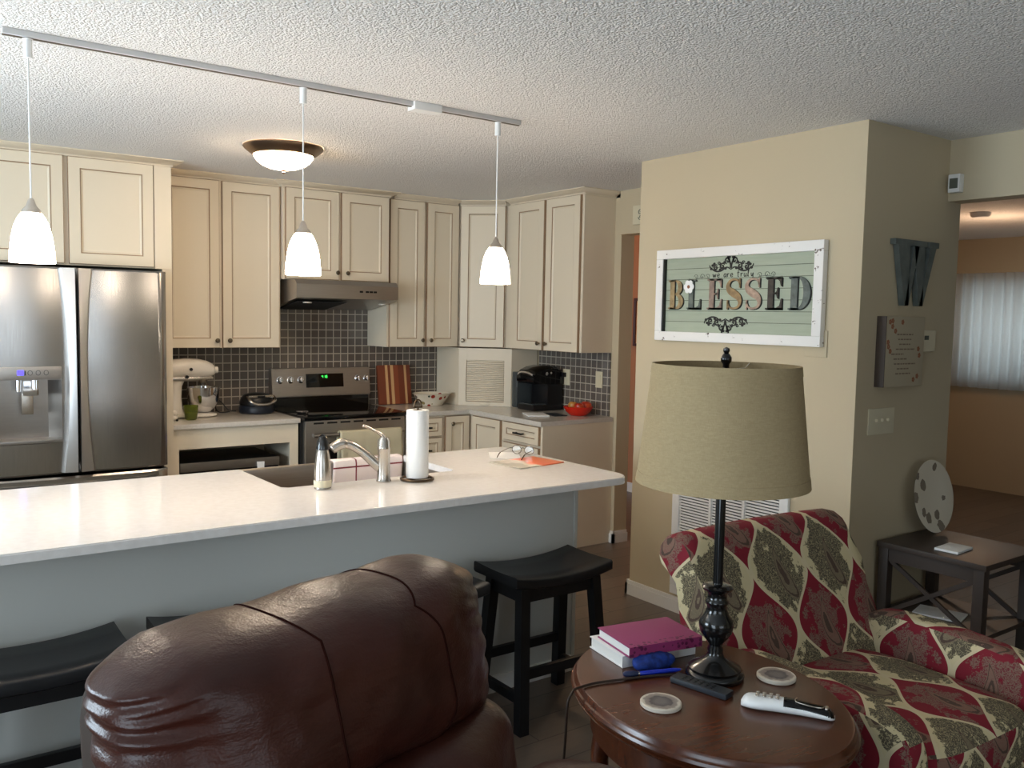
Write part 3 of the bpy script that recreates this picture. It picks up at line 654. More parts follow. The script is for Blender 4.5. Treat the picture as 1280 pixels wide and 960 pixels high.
# ------------------------------------------------------------------ refrigerator
c = thing('refrigerator', 'stainless steel french-door refrigerator with water dispenser at the left', 'refrigerator', (.88, 5.6, 0))
FX0, FXc, FX1 = .405, .8815, 1.358
b = MB(); b.box(.41, 1.352, 5.392, 5.95, .05, 1.785); b.box(.44, 1.32, 5.33, 5.392, .66, .67); b.box(.43, 1.33, 5.36, 5.9, 0, .06); b.build('body', 'dark', c, world=True)
def bow(x, x0, x1): 
    u = (x-(x0+x1)/2)/((x1-x0)/2); return 5.247+.016*u*u+.02*max(0, abs(u)-.9)/.1*abs(u)**6
def fdoor(x0, x1, z0, z1, hole=None):
    b = MB(); xs = sorted(set([x0+(x1-x0)*i/28 for i in range(29)] + ([hole[0], hole[1]] if hole else []))); zs = [z0, z0+.01] + ([hole[2], hole[3]] if hole else [(z0+z1)/2]) + [z1-.01, z1]
    for i in range(len(xs)-1):
        for j in range(len(zs)-1):
            if hole and xs[i] >= hole[0]-1e-6 and xs[i+1] <= hole[1]+1e-6 and zs[j] >= hole[2]-1e-6 and zs[j+1] <= hole[3]+1e-6: continue
            def pt(x, z): return (x, bow(x, x0, x1)+(.008 if z in (z0, z1) else 0), z)
            q = [pt(xs[i], zs[j]), pt(xs[i+1], zs[j]), pt(xs[i+1], zs[j+1]), pt(xs[i], zs[j+1])]
            b._new(lambda: b.bm.faces.new([b.bm.verts.new(p) for p in q]))
    bmesh.ops.remove_doubles(b.bm, verts=b.bm.verts, dist=1e-5)
    if not hole: b.grid([[(x, bow(x, x0, x1)+.008, z0) for x in xs], [(x, 5.32, z0) for x in xs]]); 
    b.box(x0+.001, x1-.001, 5.285 if not hole else 5.40, 5.325 if not hole else 5.401, z0, z1) if not hole else None
    for xx in (x0, x1): b.grid([[(xx, bow(xx, x0, x1), z0), (xx, bow(xx, x0, x1), z1)], [(xx, 5.325, z0), (xx, 5.325, z1)]])
    for zz in (z0, z1): b.grid([[(x, bow(x, x0, x1)+.008, zz) for x in xs], [(x, 5.325, zz) for x in xs]])
    return b
H = (.468, .806, .845, 1.258)
dl = fdoor(FX0, FXc-.004, .672, 1.79, H).build('door', 'steel', c, world=True, fix=True)
dr = fdoor(FXc+.004, FX1, .672, 1.79).build('door', 'steel', c, world=True, fix=True)
dw = fdoor(FX0, FX1, .08, .655).build('freezer_drawer', 'steel', c, world=True)
b = MB(); b.box(.45, 1.31, 5.20, 5.225, .585, .615, .008); b.box(.47, .5, 5.22, 5.26, .59, .61); b.box(1.26, 1.29, 5.22, 5.26, .59, .61); _sub(b, 'handle', 'steel', dw, c)
for s, d in ((-1, dl), (1, dr)):
    b = MB(); rows = []
    for i in range(31):
        z = .682+1.105*i/30; u = abs(2*i/30-1); w = .046+.03*u**2.2
        xi = FXc+s*.009; xo = xi+s*w; yo = 5.222-.01*(1-u**2)
        rows.append([(xi, 5.25, z), (xi, yo-.012, z), (xi+s*w*.35, yo-.008, z), (xo-s*.012, yo, z), (xo, 5.243, z), (xo, 5.262, z)])
    b.grid(rows, closed_u=True, cap=True); _sub(b, 'handle', mat('satin_steel', (214, 212, 210), .36, 1), d, c)
# dispenser niche
b = MB(); hx0, hx1, hz0, hz1 = H
b.box(hx0, hx1, 5.375, 5.385, hz0, 1.19); 
b.prism([(hx0, 5.252), (hx0, 5.385), (hx0+.05, 5.385)], hz0+.02, 1.19); b.prism([(hx1, 5.252), (hx1, 5.385), (hx1-.055, 5.385)], hz0+.02, 1.19)
b.box(hx0, hx1, 5.25, 5.385, hz0, hz0+.02, .003); b.box(hx0, hx1, 5.262, 5.385, 1.186, 1.192)
nd = _sub(b, 'dispenser_niche', 'steelh', dl, c)
b = MB(); b.box(hx0, hx1, 5.246, 5.30, 1.190, hz1, .003); _sub(b, 'control_strip', 'steelh', dl, c)
b = MB()
for k in range(3): b.tube([(.655+.038*k+.011*math.cos(a*PI/4), 5.2455, 1.226+.013*math.sin(a*PI/4)) for a in range(9)], .0016, 5)
b.box(.628, .634, 5.244, 5.247, 1.214, 1.238); _sub(b, 'icon', 'remotedark', dl, c)
b = MB(); b.box(.595, .625, 5.244, 5.247, 1.215, 1.24); _sub(b, 'indicator', 'led', dl, c)
b = MB(); b.cyl((.605, 5.29, 1.192), (.603, 5.285, 1.125), .017, .013, 16); b.cyl((.68, 5.29, 1.192), (.68, 5.285, 1.135), .012, .01, 16); b.box(.622, .70, 5.285, 5.36, 1.10, 1.19, .01); _sub(b, 'spout', 'chrome', dl, c)
b = MB(); b.box(.618, .674, 5.30, 5.312, 1.0, 1.115, .005); _sub(b, 'paddle', 'nickel', dl, c)

# ------------------------------------------------------------------ range and hood
c = thing('kitchen_range', 'stainless electric range with black glass cooktop under the hood', 'range', (2.61, 5.7, 0))
b = MB(); b.box(2.232, 2.988, 5.42, 6.0, .05, .875); b.box(2.26, 2.96, 5.46, 5.95, 0, .06); b.build('body', 'dark', c, world=True)
b = MB(); b.box(2.229, 2.991, 5.35, 5.96, .876, .898, .005); b.build('cooktop', 'blackgloss', c, world=True)
b = MB(); b.prism([(5.93, .985), (6.004, .985), (6.004, 1.175), (5.955, 1.175)], 2.235, 2.99, 'yz'); b.box(2.235, 2.99, 5.935, 6.0, .972, .985, .004); bg = b.build('backguard', 'steelh', c, world=True)
b = MB(); b.box(2.24, 2.985, 5.95, 6.004, .897, .972); b.build('backguard_base', 'blackgloss', c, world=True)
tl = Matrix.Translation((0, 5.9425, 1.08)) @ Matrix.Rotation(-math.atan(.025/.19), 4, 'X')
b = MB(); b.box(2.486, 2.775, -.006, .004, -.044, .055, .003, mt=tl); dp = b.build('display_panel', 'blackgloss', c, world=True)
b = MB()
segs = {'4': 'bcfg', '1': 'bc', '8': 'abcdefg'}
def digit(b, ch, x, z, s, mt):
    S7 = {'a': ((0, 2), (1, 2)), 'b': ((1, 2), (1, 1)), 'c': ((1, 1), (1, 0)), 'd': ((0, 0), (1, 0)), 'e': ((0, 1), (0, 0)), 'f': ((0, 2), (0, 1)), 'g': ((0, 1), (1, 1))}
    for k in segs[ch]:
        (a0, c0), (a1, c1) = S7[k]; b.ribbon([(x+a0*s, z+c0*s), (x+a1*s, z+c1*s)], .0022, -.0075, -.0062, mt=mt)
for i, ch in enumerate('418'): digit(b, ch, 2.606+.016*i, .024, .009, tl)
_sub(b, 'clock_digits', 'ledgreen', dp, c)
for x in (2.293, 2.37, 2.447, 2.892, 2.962):
    b = MB(); mt = tl @ Matrix.Translation((x, -.001, .015)) @ Matrix.Rotation(PI/2, 4, 'X')
    b.lathe([(.026, 0), (.026, .004), (.02, .006), (.018, .022), (.015, .025), (0, .025)], seg=20, mt=mt); b.box(-.004, .004, -.018, .018, .02, .03, .002, mt=mt); b.build('knob', 'chrome', c, world=True)
b = MB(); b.box(2.245, 2.975, 5.37, 5.42, .22, .868, .006); od = b.build('oven_door', 'steelh', c, world=True)
b = MB(); b.box(2.33, 2.89, 5.366, 5.372, .36, .72, .003); _sub(b, 'window', 'blackgloss', od, c)
b = MB(); b.tube([(2.28, 5.32, .775), (2.94, 5.32, .775)], .013, 12)
for x in (2.30, 2.92): b.box(x-.01, x+.01, 5.32, 5.375, .765, .785)
_sub(b, 'handle', 'steelh', od, c)
b = MB()
for i in range(7): b.box(2.30+.095*i, 2.37+.095*i, 5.3665, 5.372, .845, .856)
_sub(b, 'vent_slots', 'dark', od, c)
b = MB(); b.box(2.245, 2.975, 5.37, 5.42, .06, .21, .006); b.build('storage_drawer', 'steelh', c, world=True)
# towel on the oven handle
def drape(x0, x1, prof, seed, amp=.006, nx=26, th=.004):
    rows = []
    for (y, z) in prof:
        row = []
        for i in range(nx+1):
            x = x0+(x1-x0)*i/nx; k = amp*(math.sin(x*55+seed)+.6*math.sin(x*95+2*seed+z*9))*min(1, abs(z-prof[len(prof)//2][1])*8)
            row.append((x+.004*math.sin(z*30+seed), y+k, z))
        rows.append(row)
    b = MB(); b.grid(rows); return b
hp = [(5.285, .40+.045*i) for i in range(9)] + [(5.300, .795), (5.32, .802), (5.338, .795)] + [(5.352, .76-.05*i) for i in range(4)]
hp = [(5.288, .42+.042*i) for i in range(9)] + [(5.296, .79), (5.308, .798), (5.32, .800), (5.332, .797), (5.343, .788), (5.350, .74), (5.352, .66), (5.352, .60)]
b = drape(2.455, 2.915, hp, 1.3, .003)
o = one('hand_towel', b, 'beigecloth', 'beige towel hanging over the oven door handle behind the faucet', 'towel', (2.68, 5.31, .6), world=True); sm = o.modifiers.new('thickness', 'SOLIDIFY'); sm.thickness = .004
c = thing('range_hood', 'slim stainless range hood over the cooktop', 'range hood', (2.6, 5.75, 1.6))
b = MB(); b.prism([(5.52, 1.665), (5.50, 1.672), (5.50, 1.762), (5.53, 1.792), (6.0, 1.793), (6.0, 1.60), (5.94, 1.60)], 2.235, 2.985, 'yz'); b.build('shell', 'steelh', c, world=True)
b = MB(); b.prism([(5.56, 1.650), (5.93, 1.598), (5.93, 1.594), (5.56, 1.646)], 2.27, 2.62, 'yz'); b.build('filter', 'dark', c, world=True)
b = MB()
for x in (2.70, 2.745, 2.775, 2.805): b.box(x-.012, x+.012, 5.495, 5.502, 1.715, 1.728, .002)
b.build('switch', 'black', c, world=True)
for x in (2.34, 2.90):
    b = MB(); b.lathe([(.03, 0), (.03, .006), (.02, .009), (0, .009)], (x, 5.57, 1.637), 18); b.build('lamp_lens', 'frost', c, world=True)

# ------------------------------------------------------------------ lights
def pend_label(s): return 'white glass bell pendant lamp, ' + s
b = MB(); b.box(.345, 2.345, 3.203, 3.237, CZ-.020, CZ-.0005, .003)
t0 = thing('track_rail', 'long white ceiling track carrying the three pendant lamps', 'track light', (1.34, 3.22, CZ)); b.build('rail', mat('track_grey_paint', (206, 204, 202), .45), t0, world=True)
b = MB(); b.box(1.80, 1.93, 3.19, 3.25, CZ-.034, CZ-.0005, .004); b.build('feed_box', 'white', t0, world=True)
b = MB(); b.box(.345, 2.345, 3.214, 3.226, CZ-.0222, CZ-.019); b.build('slot', 'knob', t0, world=True)
pr = thing('pendant_lamp', '', 'lamp', (.416, 3.22, 1.715), group='pendant lamps')
b = MB(); b.lathe([(.013, .644), (.013, .70), (.016, .7018), (.016, .7022)], seg=16); b.build('track_adapter', 'white', pr)
b = MB(); b.tube([(0, 0, .20), (0, 0, .65)], .0028, 8); b.build('cord', 'white', pr)
b = MB(); b.lathe([(.03, .158), (.027, .168), (.016, .18), (.010, .198), (.006, .205), (.0, .206)], seg=24); b.build('cap', 'nickel', pr)
b = MB(); prof = [(.067, 0), (.0665, .02), (.064, .05), (.059, .085), (.051, .118), (.041, .142), (.03, .158)]
b.lathe(prof, seg=36, cap=False); b.lathe([(r-.003, z) for r, z in prof], seg=36, cap=False); b.grid([[(r*math.cos(2*PI*k/36), r*math.sin(2*PI*k/36), 0) for k in range(36)] for r in (.064, .067)], closed_u=True); b.build('lamp_shade', 'pendglass', pr, fix=False)
pr['label'] = pend_label('left of the three, in front of the refrigerator')
p2 = dup(pr, (1.335, 3.22, 1.715), 0, pend_label('middle of the three, in front of the range hood'))
p3 = dup(pr, (2.232, 3.22, 1.715), 0, pend_label('right of the three, in front of the corner cabinet'))
c = thing('ceiling_light', 'round flush dome ceiling light with bronze rim over the kitchen', 'lamp', (1.765, 4.52, CZ))
b = MB(); b.lathe([(.205, -.001), (.207, -.008), (.20, -.018), (.185, -.03), (.165, -.045), (.158, -.05), (.150, -.05), (.150, -.03)], seg=48, cap=False); b.build('rim', 'bronze', c)
b = MB(); b.lathe([(.155, -.047), (.150, -.06), (.135, -.08), (.11, -.098), (.075, -.112), (.035, -.12), (0, -.122)], seg=40, cap=False); b.build('dome', 'domeglass', c)
b = MB(); b.lathe([(.012, -.119), (.013, -.124), (.006, -.128), (.009, -.135), (.004, -.142), (0, -.143)], seg=16); b.build('finial', 'bronze', c)

# ------------------------------------------------------------------ small things in the kitchen
# stand mixer
c = thing('stand_mixer', 'white stand mixer with steel bowl on the counter beside the refrigerator', 'mixer', (1.62, 5.80, .887))
b = MB(); b.sbox((.02, 0, .012), (.16, .10, .014), 3.2, 10); b.build('base', 'whiteenamel', c)
b = MB(); rows = []
for z, x, hx, hy in ((.015, -.085, .062, .06), (.06, -.085, .05, .052), (.13, -.082, .042, .045), (.20, -.078, .042, .045), (.245, -.07, .055, .05)):
    rows.append([(x+hx*math.cos(2*PI*k/20), hy*math.sin(2*PI*k/20), z) for k in range(20)])
b.grid(rows, closed_u=True, cap=True); b.build('column', 'whiteenamel', c)
b = MB(); rows = []
for x, z, rz_, ry in ((-.155, .31, .02, .03), (-.145, .31, .05, .05), (-.10, .312, .062, .062), (-.02, .315, .066, .064), (.06, .313, .063, .062), (.12, .308, .054, .056), (.155, .302, .042, .046), (.17, .30, .03, .032), (.172, .30, .022, .022), (.192, .30, .022, .022), (.195, .30, .012, .012)):
    rows.append([(x, ry*math.cos(2*PI*k/24), z+rz_*math.sin(2*PI*k/24)) for k in range(24)])
b.grid(rows, closed_u=True, cap=True); hd = b.build('head', 'whiteenamel', c)
b = MB(); b.box(-.11, .15, -.058, .058, .236, .262, .012); b.build('head_band', 'nickel', c)
b = MB()
for x, z in ((.005, .31), (-.02, .262)): b.cyl((x, -.058, z), (x, -.072, z), .011, .010, 14)
b.build('speed_knob', 'black', c)
b = MB(); b.cyl((.10, 0, .25), (.10, 0, .205), .03, .022, 18); b.cyl((.10, 0, .205), (.10, 0, .16), .008, seg=10); b.build('beater_shaft', 'nickel', c)
b = MB(); prof = [(.045, .03), (.05, .038), (.075, .06), (.095, .10), (.102, .15), (.104, .19), (.107, .192), (.101, .188), (.098, .15), (.09, .10), (.07, .065), (.0, .05)]
b.lathe(prof, (.10, 0, 0), 36); b.build('bowl', 'chrome', c)
# candle glass, figurine
c = thing('candle_glass', 'small green glass candle holder at the counter front before the mixer', 'candle holder', (1.592, 5.63, .887))
b = MB(); b.lathe([(.03, 0), (.036, .006), (.042, .05), (.044, .09), (.0415, .09), (.039, .05), (.033, .012), (0, .01)], seg=28); b.build('glass', 'green', c)
b = MB(); b.lathe([(.0325, .0125), (.0375, .045), (0, .046)], seg=24); b.build('wax', mat('olive_wax', (150, 150, 92), .6), c)
c = thing('figurine', 'tiny white ceramic figurine with dark feet at the counter edge by the refrigerator panel', 'figurine', (1.475, 5.60, .887))
b = MB(); b.sbox((0, 0, .022), (.03, .022, .018), 2.2, 8); b.sbox((.008, -.006, .05), (.018, .017, .018), 2, 8); b.cyl((0, 0, .05), (-.004, 0, .085), .006, .002, 8); b.cyl((.016, 0, .05), (.024, 0, .083), .006, .002, 8); b.build('body', 'whiteenamel', c)
for x in (-.018, .02):
    b = MB(); b.sbox((x, -.016, .007), (.008, .010, .007), 2, 6); b.build('foot', 'black', c)
# waffle maker
c = thing('waffle_maker', 'dark round waffle maker with silver handle left of the range', 'waffle maker', (2.085, 5.83, .887))
b = MB(); b.lathe([(.105, 0), (.115, .008), (.118, .04), (.11, .055), (0, .056)], seg=36); b.build('base', mat('dark_navy_plastic', (28, 34, 46), .35), c)
b = MB(); b.lathe([(.112, .058), (.114, .075), (.105, .10), (.085, .125), (.05, .135), (0, .137)], seg=36); b.build('lid', 'black', c)
b = MB(); b.tube(smooth([(-.09, -.07, .118), (-.085, -.12, .095), (-.05, -.135, .075), (0, -.14, .07), (.05, -.135, .075), (.085, -.12, .095), (.09, -.07, .118)], 5), .011, 10, flat=.7); b.box(-.085, .085, -.09, -.07, .11, .126, .005); b.build('handle', 'nickel', c)
b = MB(); b.box(-.026, .026, -.094, -.088, .112, .124, .002); b.build('indicator', 'black', c)
b = MB(); b.tube(smooth([(1.985, 5.95, .893), (1.94, 5.97, .90), (1.90, 5.99, .95), (1.87, 5.985, .97), (1.85, 5.97, .93), (1.86, 5.93, .893), (1.93, 5.92, .893)], 6), .004, 8)
b.build('power_cord', 'black', c, world=True)
# microwave in the open compartment
c = thing('microwave_oven', 'dark microwave with a stainless top edge inside the open base cabinet', 'microwave', (1.78, 5.7, .351))
b = MB(); b.box(1.475, 2.10, 5.47, 5.92, .352, .64, .004); b.build('body', 'black', c, world=True)
b = MB(); b.box(1.475, 2.10, 5.452, 5.47, .585, .64, .003); b.build('top_trim', 'steelh', c, world=True)
b = MB(); b.box(1.475, 1.93, 5.455, 5.47, .36, .583, .003); b.build('door', 'blackgloss', c, world=True)
b = MB(); b.box(2.035, 2.075, 5.452, 5.46, .545, .56, .002); b.build('indicator', 'led', c, world=True)
b = MB(); b.prism([(1.948, .618), (1.998, .616), (1.994, .52), (1.956, .52)], 5.444, 5.447, 'xz'); b.build('paper_tag', 'paper', c, world=True)
# cutting board
mt = Matrix.Translation((3.205, 5.935, .887)) @ Matrix.Rotation(R(-10), 4, 'X') 
b = MB(); b.box(-.138, .138, -.014, .014, 0, .30, .005)
o = one('cutting_board', b, 'board', 'striped wooden cutting board leaning on the tiles right of the range', 'cutting board', (3.20, 5.925, .8885)); o.rotation_euler = (R(-9), 0, 0)
# polka dot bowl
b = MB(); prof = [(.085, 0), (.09, .006), (.115, .04), (.15, .088), (.158, .092), (.15, .093), (.112, .045), (.08, .012), (0, .01)]
b.lathe(prof, seg=44, sy=.8)
one('serving_bowl', b, 'polka', 'white bowl with red and brown polka dots in front of the corner box', 'bowl', (3.432, 5.775, .887))
# coffee machine
c = thing('coffee_machine', 'glossy black single-cup coffee machine on the corner counter', 'coffee machine', (4.0, 5.185, .887))
b = MB(); b.box(3.86, 4.13, 5.05, 5.25, .888, .93, .012); b.box(3.985, 4.135, 5.05, 5.25, .92, 1.17, .02); b.build('body', 'black', c, world=True)
b = MB(); rows = []
for x, z0, z1 in ((3.852, 1.10, 1.155), (3.868, 1.085, 1.185), (3.92, 1.085, 1.205), (3.99, 1.08, 1.217), (4.07, 1.08, 1.212), (4.135, 1.08, 1.18)):
    rows.append([(x, 5.048, z0), (x, 5.252, z0), (x, 5.256, z1-.02), (x, 5.23, z1), (x, 5.07, z1), (x, 5.044, z1-.02)])
b.grid(rows, closed_u=True, cap=True); b.build('brew_head', 'blackgloss', c, world=True)
b = MB(); b.box(3.858, 4.0, 5.255, 5.325, .895, 1.165, .018); b.build('water_tank', 'smoke', c, world=True)
b = MB(); b.tube(smooth([(3.856, 5.06, 1.15), (3.846, 5.10, 1.165), (3.844, 5.15, 1.168), (3.846, 5.2, 1.165), (3.856, 5.24, 1.15)], 5), .008, 8); b.build('handle', 'chrome', c, world=True)
b = MB(); b.box(3.865, 3.985, 5.07, 5.23, .93, .937, .002); b.build('drip_tray', 'smoke', c, world=True)
b = MB(); b.cyl((3.97, 5.046, 1.16), (3.97, 5.041, 1.16), .013, seg=14); b.cyl((4.01, 5.046, 1.165), (4.01, 5.041, 1.165), .008, seg=12); b.build('button', 'chrome', c, world=True)
# fruit bowl and fruit
b = MB(); b.lathe([(.05, 0), (.06, .004), (.09, .03), (.105, .062), (.101, .064), (.085, .033), (.05, .012), (0, .01)], seg=36)
one('fruit_bowl', b, 'red', 'bright red bowl of fruit on the counter below the light switch', 'bowl', (4.0, 4.715, .887))
def fruit(x, y, z, r, m, label, name='apple'):
    c = thing(name, label, 'fruit', (x, y, z))
    b = MB(); prof = [(0, -.8), (.4, -.92), (.8, -.6), (1, 0), (.9, .55), (.55, .86), (.22, .84), (0, .68)]
    b.lathe([(r*a, r*d) for a, d in prof], seg=24, cap=False); b.build('flesh', m, c)
    b = MB(); b.tube([(0, 0, r*.68), (r*.12, 0, r*1.12)], r*.06, 6); b.build('stem', 'brass', c)
fruit(4.045, 4.685, .948, .042, 'tomato', 'red apple at the right of the red bowl')
fruit(3.975, 4.675, .946, .036, 'tomato', 'small red apple at the front of the red bowl')
fruit(3.985, 4.755, .948, .036, 'yellowfruit', 'yellow apple at the left of the red bowl')
# tablet / papers on the right counter
b = MB(); b.box(-.075, .075, -.10, .10, 0, .008, .003)
one('tablet', b, 'white', 'flat white tablet lying on the counter edge before the coffee machine', 'tablet', (3.735, 4.86, .887), R(-24))
b = MB(); b.box(-.05, .05, -.09, .09, 0, .006, .002)
one('wallet', b, 'remotedark', 'flat dark folder lying between the tablet and the red bowl', 'folder', (3.87, 4.81, .887), R(-12))
# outlet and switch on the tiles
def wallplate(name, loc, rz, w, h, m, label, cat, kind, n=1):
    c = thing(name, label, cat, loc, rz)
    b = MB(); b.box(-w/2, w/2, -.006, 0, -h/2, h/2, .003); b.build('plate', m, c)
    for i in range(n):
        x = (i-(n-1)/2)*.046; b = MB()
        if kind == 'rocker': b.box(x-.016, x+.016, -.010, -.004, -.033, .033, .002); b.build('rocker', m, c)
        elif kind == 'toggle': b.box(x-.005, x+.005, -.018, -.004, -.002, .012, .002); b.build('toggle', m, c)
        else:
            for z in (-.02, .02): b.box(x-.016, x+.016, -.009, -.004, z-.014, z+.014, .003)
            b.build('socket', m, c)
    return c
wallplate('light_switch', (XB-.012, 4.665, 1.139), -PI/2, .072, .116, 'almond', 'almond switch plate on the tiles above the red fruit bowl', 'switch', 'rocker')
oc = wallplate('wall_outlet', (XB-.012, 5.03, 1.133), -PI/2, .075, .118, 'almond', 'almond outlet plate on the tiles beside the coffee machine', 'outlet', 'socket')
b = MB(); b.box(-.022, .006, -.04, -.008, .002, .034, .004); b.build('plug', 'black', oc)
# spoon rest on the cooktop
c = thing('spoon_rest', 'shiny metal spoon rest on the left front of the black cooktop', 'spoon rest', (2.30, 5.56, .899))
b = MB(); b.lathe([(.03, 0), (.036, .006), (.04, .014), (.036, .012), (.0, .004)], seg=24, sy=1.3); b.build('dish', 'chrome', c)
b = MB(); b.tube(smooth([(0, -.02, .014), (-.01, -.08, .022), (-.012, -.12, .012)], 6), [.006]*13, 8, flat=.5); b.build('stem', 'chrome', c)

# island things
c = thing('soap_dispenser', 'stainless bottle dispenser with dark clear cap on the island left of the faucet', 'dispenser', (1.398, 3.176, .887))
b = MB(); b.lathe([(.03, .034), (.0335, .036), (.034, .06), (.031, .10), (.026, .14), (.021, .155)], seg=28, cap=False); b.build('body', 'nickel', c)
b = MB(); b.lathe([(.033, .008), (.0345, .01), (.0348, .034), (.033, .036)], seg=28); b.build('band', 'almond', c)
b = MB(); b.lathe([(.031, 0), (.033, .003), (.031, .009), (0, .009)], seg=28); b.build('base', 'nickel', c)
b = MB(); b.lathe([(.0215, .153), (.022, .16), (.019, .18), (.012, .197), (.004, .205), (0, .206)], seg=24); b.build('cap', 'black', c)
b = MB(); b.lathe([(.0265, .157), (.026, .165), (.022, .188), (.014, .206), (.005, .214), (.0, .215)], seg=24, cap=False); b.build('clear_cover', 'glassclear', c)
c = thing('kitchen_faucet', 'brushed nickel pull-out faucet on the island in front of the sink', 'faucet', (1.672, 3.19, .887))
b = MB(); b.lathe([(.030, 0), (.031, .003), (.0275, .012), (.026, .03), (.025, .13), (.027, .135), (.027, .145), (.025, .148), (.025, .168), (.018, .182), (0, .185)], seg=28); b.build('body', 'nickel', c)
b = MB(); P = smooth([(-.004, .012, .055), (-.03, .02, .075), (-.06, .032, .105), (-.095, .045, .135), (-.13, .055, .155), (-.16, .062, .158), (-.185, .066, .148), (-.20, .068, .137)], 5)
n = len(P); b.tube(P, [.024-.006*min(1, i/(n*.35))+(.004 if i > n*.62 else 0)-(0.003 if i > n*.93 else 0) for i in range(n)], 16); b.build('spout', 'nickel', c)
b = MB(); P = smooth([(0, 0, .175), (-.012, .004, .195), (-.04, .012, .212), (-.07, .02, .228), (-.085, .024, .232)], 5); b.tube(P, [.018, .017, .016, .0145, .013, .0115, .0105, .0095, .009, .0085, .008, .008, .008, .008, .008, .008, .0085, .009, .009, .0085, .006][:len(P)], 12, flat=.7); b.build('lever', 'nickel', c)
c = thing('paper_towel_holder', 'wire paper towel stand with round base on the island beside the faucet', 'holder', (1.806, 3.15, .887))
b = MB(); b.tube([(.066*math.cos(2*PI*k/36), .066*math.sin(2*PI*k/36), .006) for k in range(37)], .0055, 8); b.box(-.066, .066, -.004, .004, .002, .009, .002); b.build('base', 'brass', c)
b = MB(); b.cyl((0, 0, .005), (0, 0, .305), .005, seg=10); b.build('rod', 'brass', c)
b = MB(); b.tube(smooth([(-.016, 0, .305), (-.016, 0, .318), (-.008, 0, .332), (.004, 0, .334), (.014, 0, .326), (.016, 0, .312), (.016, 0, .305)], 4), .0035, 8); b.box(-.02, .02, -.004, .004, .302, .307); b.build('loop', 'brass', c)
c = thing('paper_towel_roll', 'white paper towel roll on the stand beside the faucet', 'paper towel', (1.806, 3.15, .900))
b = MB(); R1 = .0465; b.lathe([(.02, 0), (R1-.002, 0), (R1, .003), (R1, .277), (R1-.002, .28), (.02, .28), (.02, 0)], seg=44, cap=False); b.build('roll', 'paper', c)
b = MB(); b.lathe([(.0195, .001), (.0195, .281), (.018, .281), (.018, .001), (.0195, .001)], seg=24, cap=False); b.build('core', mat('brown_card', (150, 120, 90), .8), c)
pr_ = [(3.752, .70), (3.750, .76), (3.749, .82), (3.748, .868), (3.752, .8815), (3.765, .8845), (3.78, .8845), (3.795, .8845), (3.806, .880), (3.809, .86), (3.811, .80), (3.812, .74)]
b = drape(1.70, 2.062, pr_, .4, .0012)
o = one('dish_towel', b, 'toweldish', 'white dish towel with dark red check draped over the sink rim', 'towel', (1.88, 3.78, .8), world=True)
sm = o.modifiers.new('thickness', 'SOLIDIFY'); sm.thickness = .004; sm.offset = 1
c = thing('scrub_brush', 'small red-handled brush standing in the sink', 'brush', (1.42, 3.40, .636))
b = MB(); b.tube(smooth([(0, 0, .04), (-.004, -.01, .12), (0, -.03, .215)], 5), [.006, .006, .006, .006, .006, .007, .007, .007, .008, .008, .006], 10); b.build('handle', 'redpen', c)
b = MB(); b.lathe([(.022, 0), (.024, .03), (.02, .045), (0, .046)], seg=18); b.build('head', 'white', c)
# glasses, card, magazine
b = MB(); b.box(-.075, .075, -.10, .10, 0, .001)
one('paper_sheet', b, 'paper', 'thin white sheet of paper under the eyeglasses on the island', 'paper', (2.50, 3.50, .887), R(-32))
b = MB(); b.box(-.145, .145, -.105, .105, 0, .005, .0015)
one('magazine', b, 'magazine', 'orange and cream magazine lying on the right end of the island', 'magazine', (2.462, 3.265, .887), R(8))
c = thing('eyeglasses', 'thin wire-rimmed eyeglasses lying folded open on the island', 'eyeglasses', (2.575, 3.45, .889), R(-62))
for s in (-1, 1):
    b = MB(); b.tube([(s*.034+.025*math.cos(2*PI*k/24), .002, .026+.021*math.sin(2*PI*k/24)) for k in range(25)], .0015, 6); lr = b.build('rim', 'brass', c)
    b = MB(); b.lathe([(0, 0), (.024, 0), (.024, .001), (0, .001)], seg=24, mt=Matrix.Translation((s*.034, .002, .026)) @ Matrix.Scale(.84, 4, (0, 0, 1)) @ Matrix.Rotation(PI/2, 4, 'X')); b.build('lens', 'glassclear', lr)
    b = MB(); b.tube(smooth([(s*.060, .002, .034), (s*.066, -.03, .033), (s*.066, -.10, .026), (s*.066, -.125, .020), (s*.065, -.150, .004)], 4), [.0014]*10+[.0026]*7, 7); b.build('temple', 'brass', c)
b = MB(); b.tube(smooth([(-.010, .002, .032), (0, .002, .037), (.010, .002, .032)], 4), .0015, 6); b.build('bridge', 'brass', c)

# ------------------------------------------------------------------ wall with the sign
X = CX0
# sign: local frame, x runs along the wall from its far end towards us, z up
SW, SH = 1.035, .480
c = thing('framed_sign', 'large distressed white framed sage-green word sign on the beige wall', 'sign', (X, 3.418, 1.461), -PI/2)
b = MB(); fr = .048; th = .035
for (x0, x1, z0, z1) in ((0, SW, 0, fr), (0, SW, SH-fr, SH), (0, fr, fr, SH-fr), (SW-fr, SW, fr, SH-fr)): b.box(x0, x1, -th, -.001, z0, z1, .004)
b.build('frame', 'distress', c)
b = MB(); b.box(fr, SW-fr, -.012, -.002, fr, SH-fr)
b.box(fr, fr+.010, -.030, -.0125, fr, SH-fr, m=2)  # black strip drawn in as the shadow beside the frame's left edge
for k in range(1, 7): 
    z = fr+(SH-2*fr)*k/7; b.box(fr, SW-fr, -.0128, -.0115, z-.0012, z+.0012, m=1)
b.build('board', ['sage', 'plankline', 'black'], c)
ix0 = fr; iw = SW-2*fr; ih = SH-2*fr
D0, D1 = -.0205, -.0122
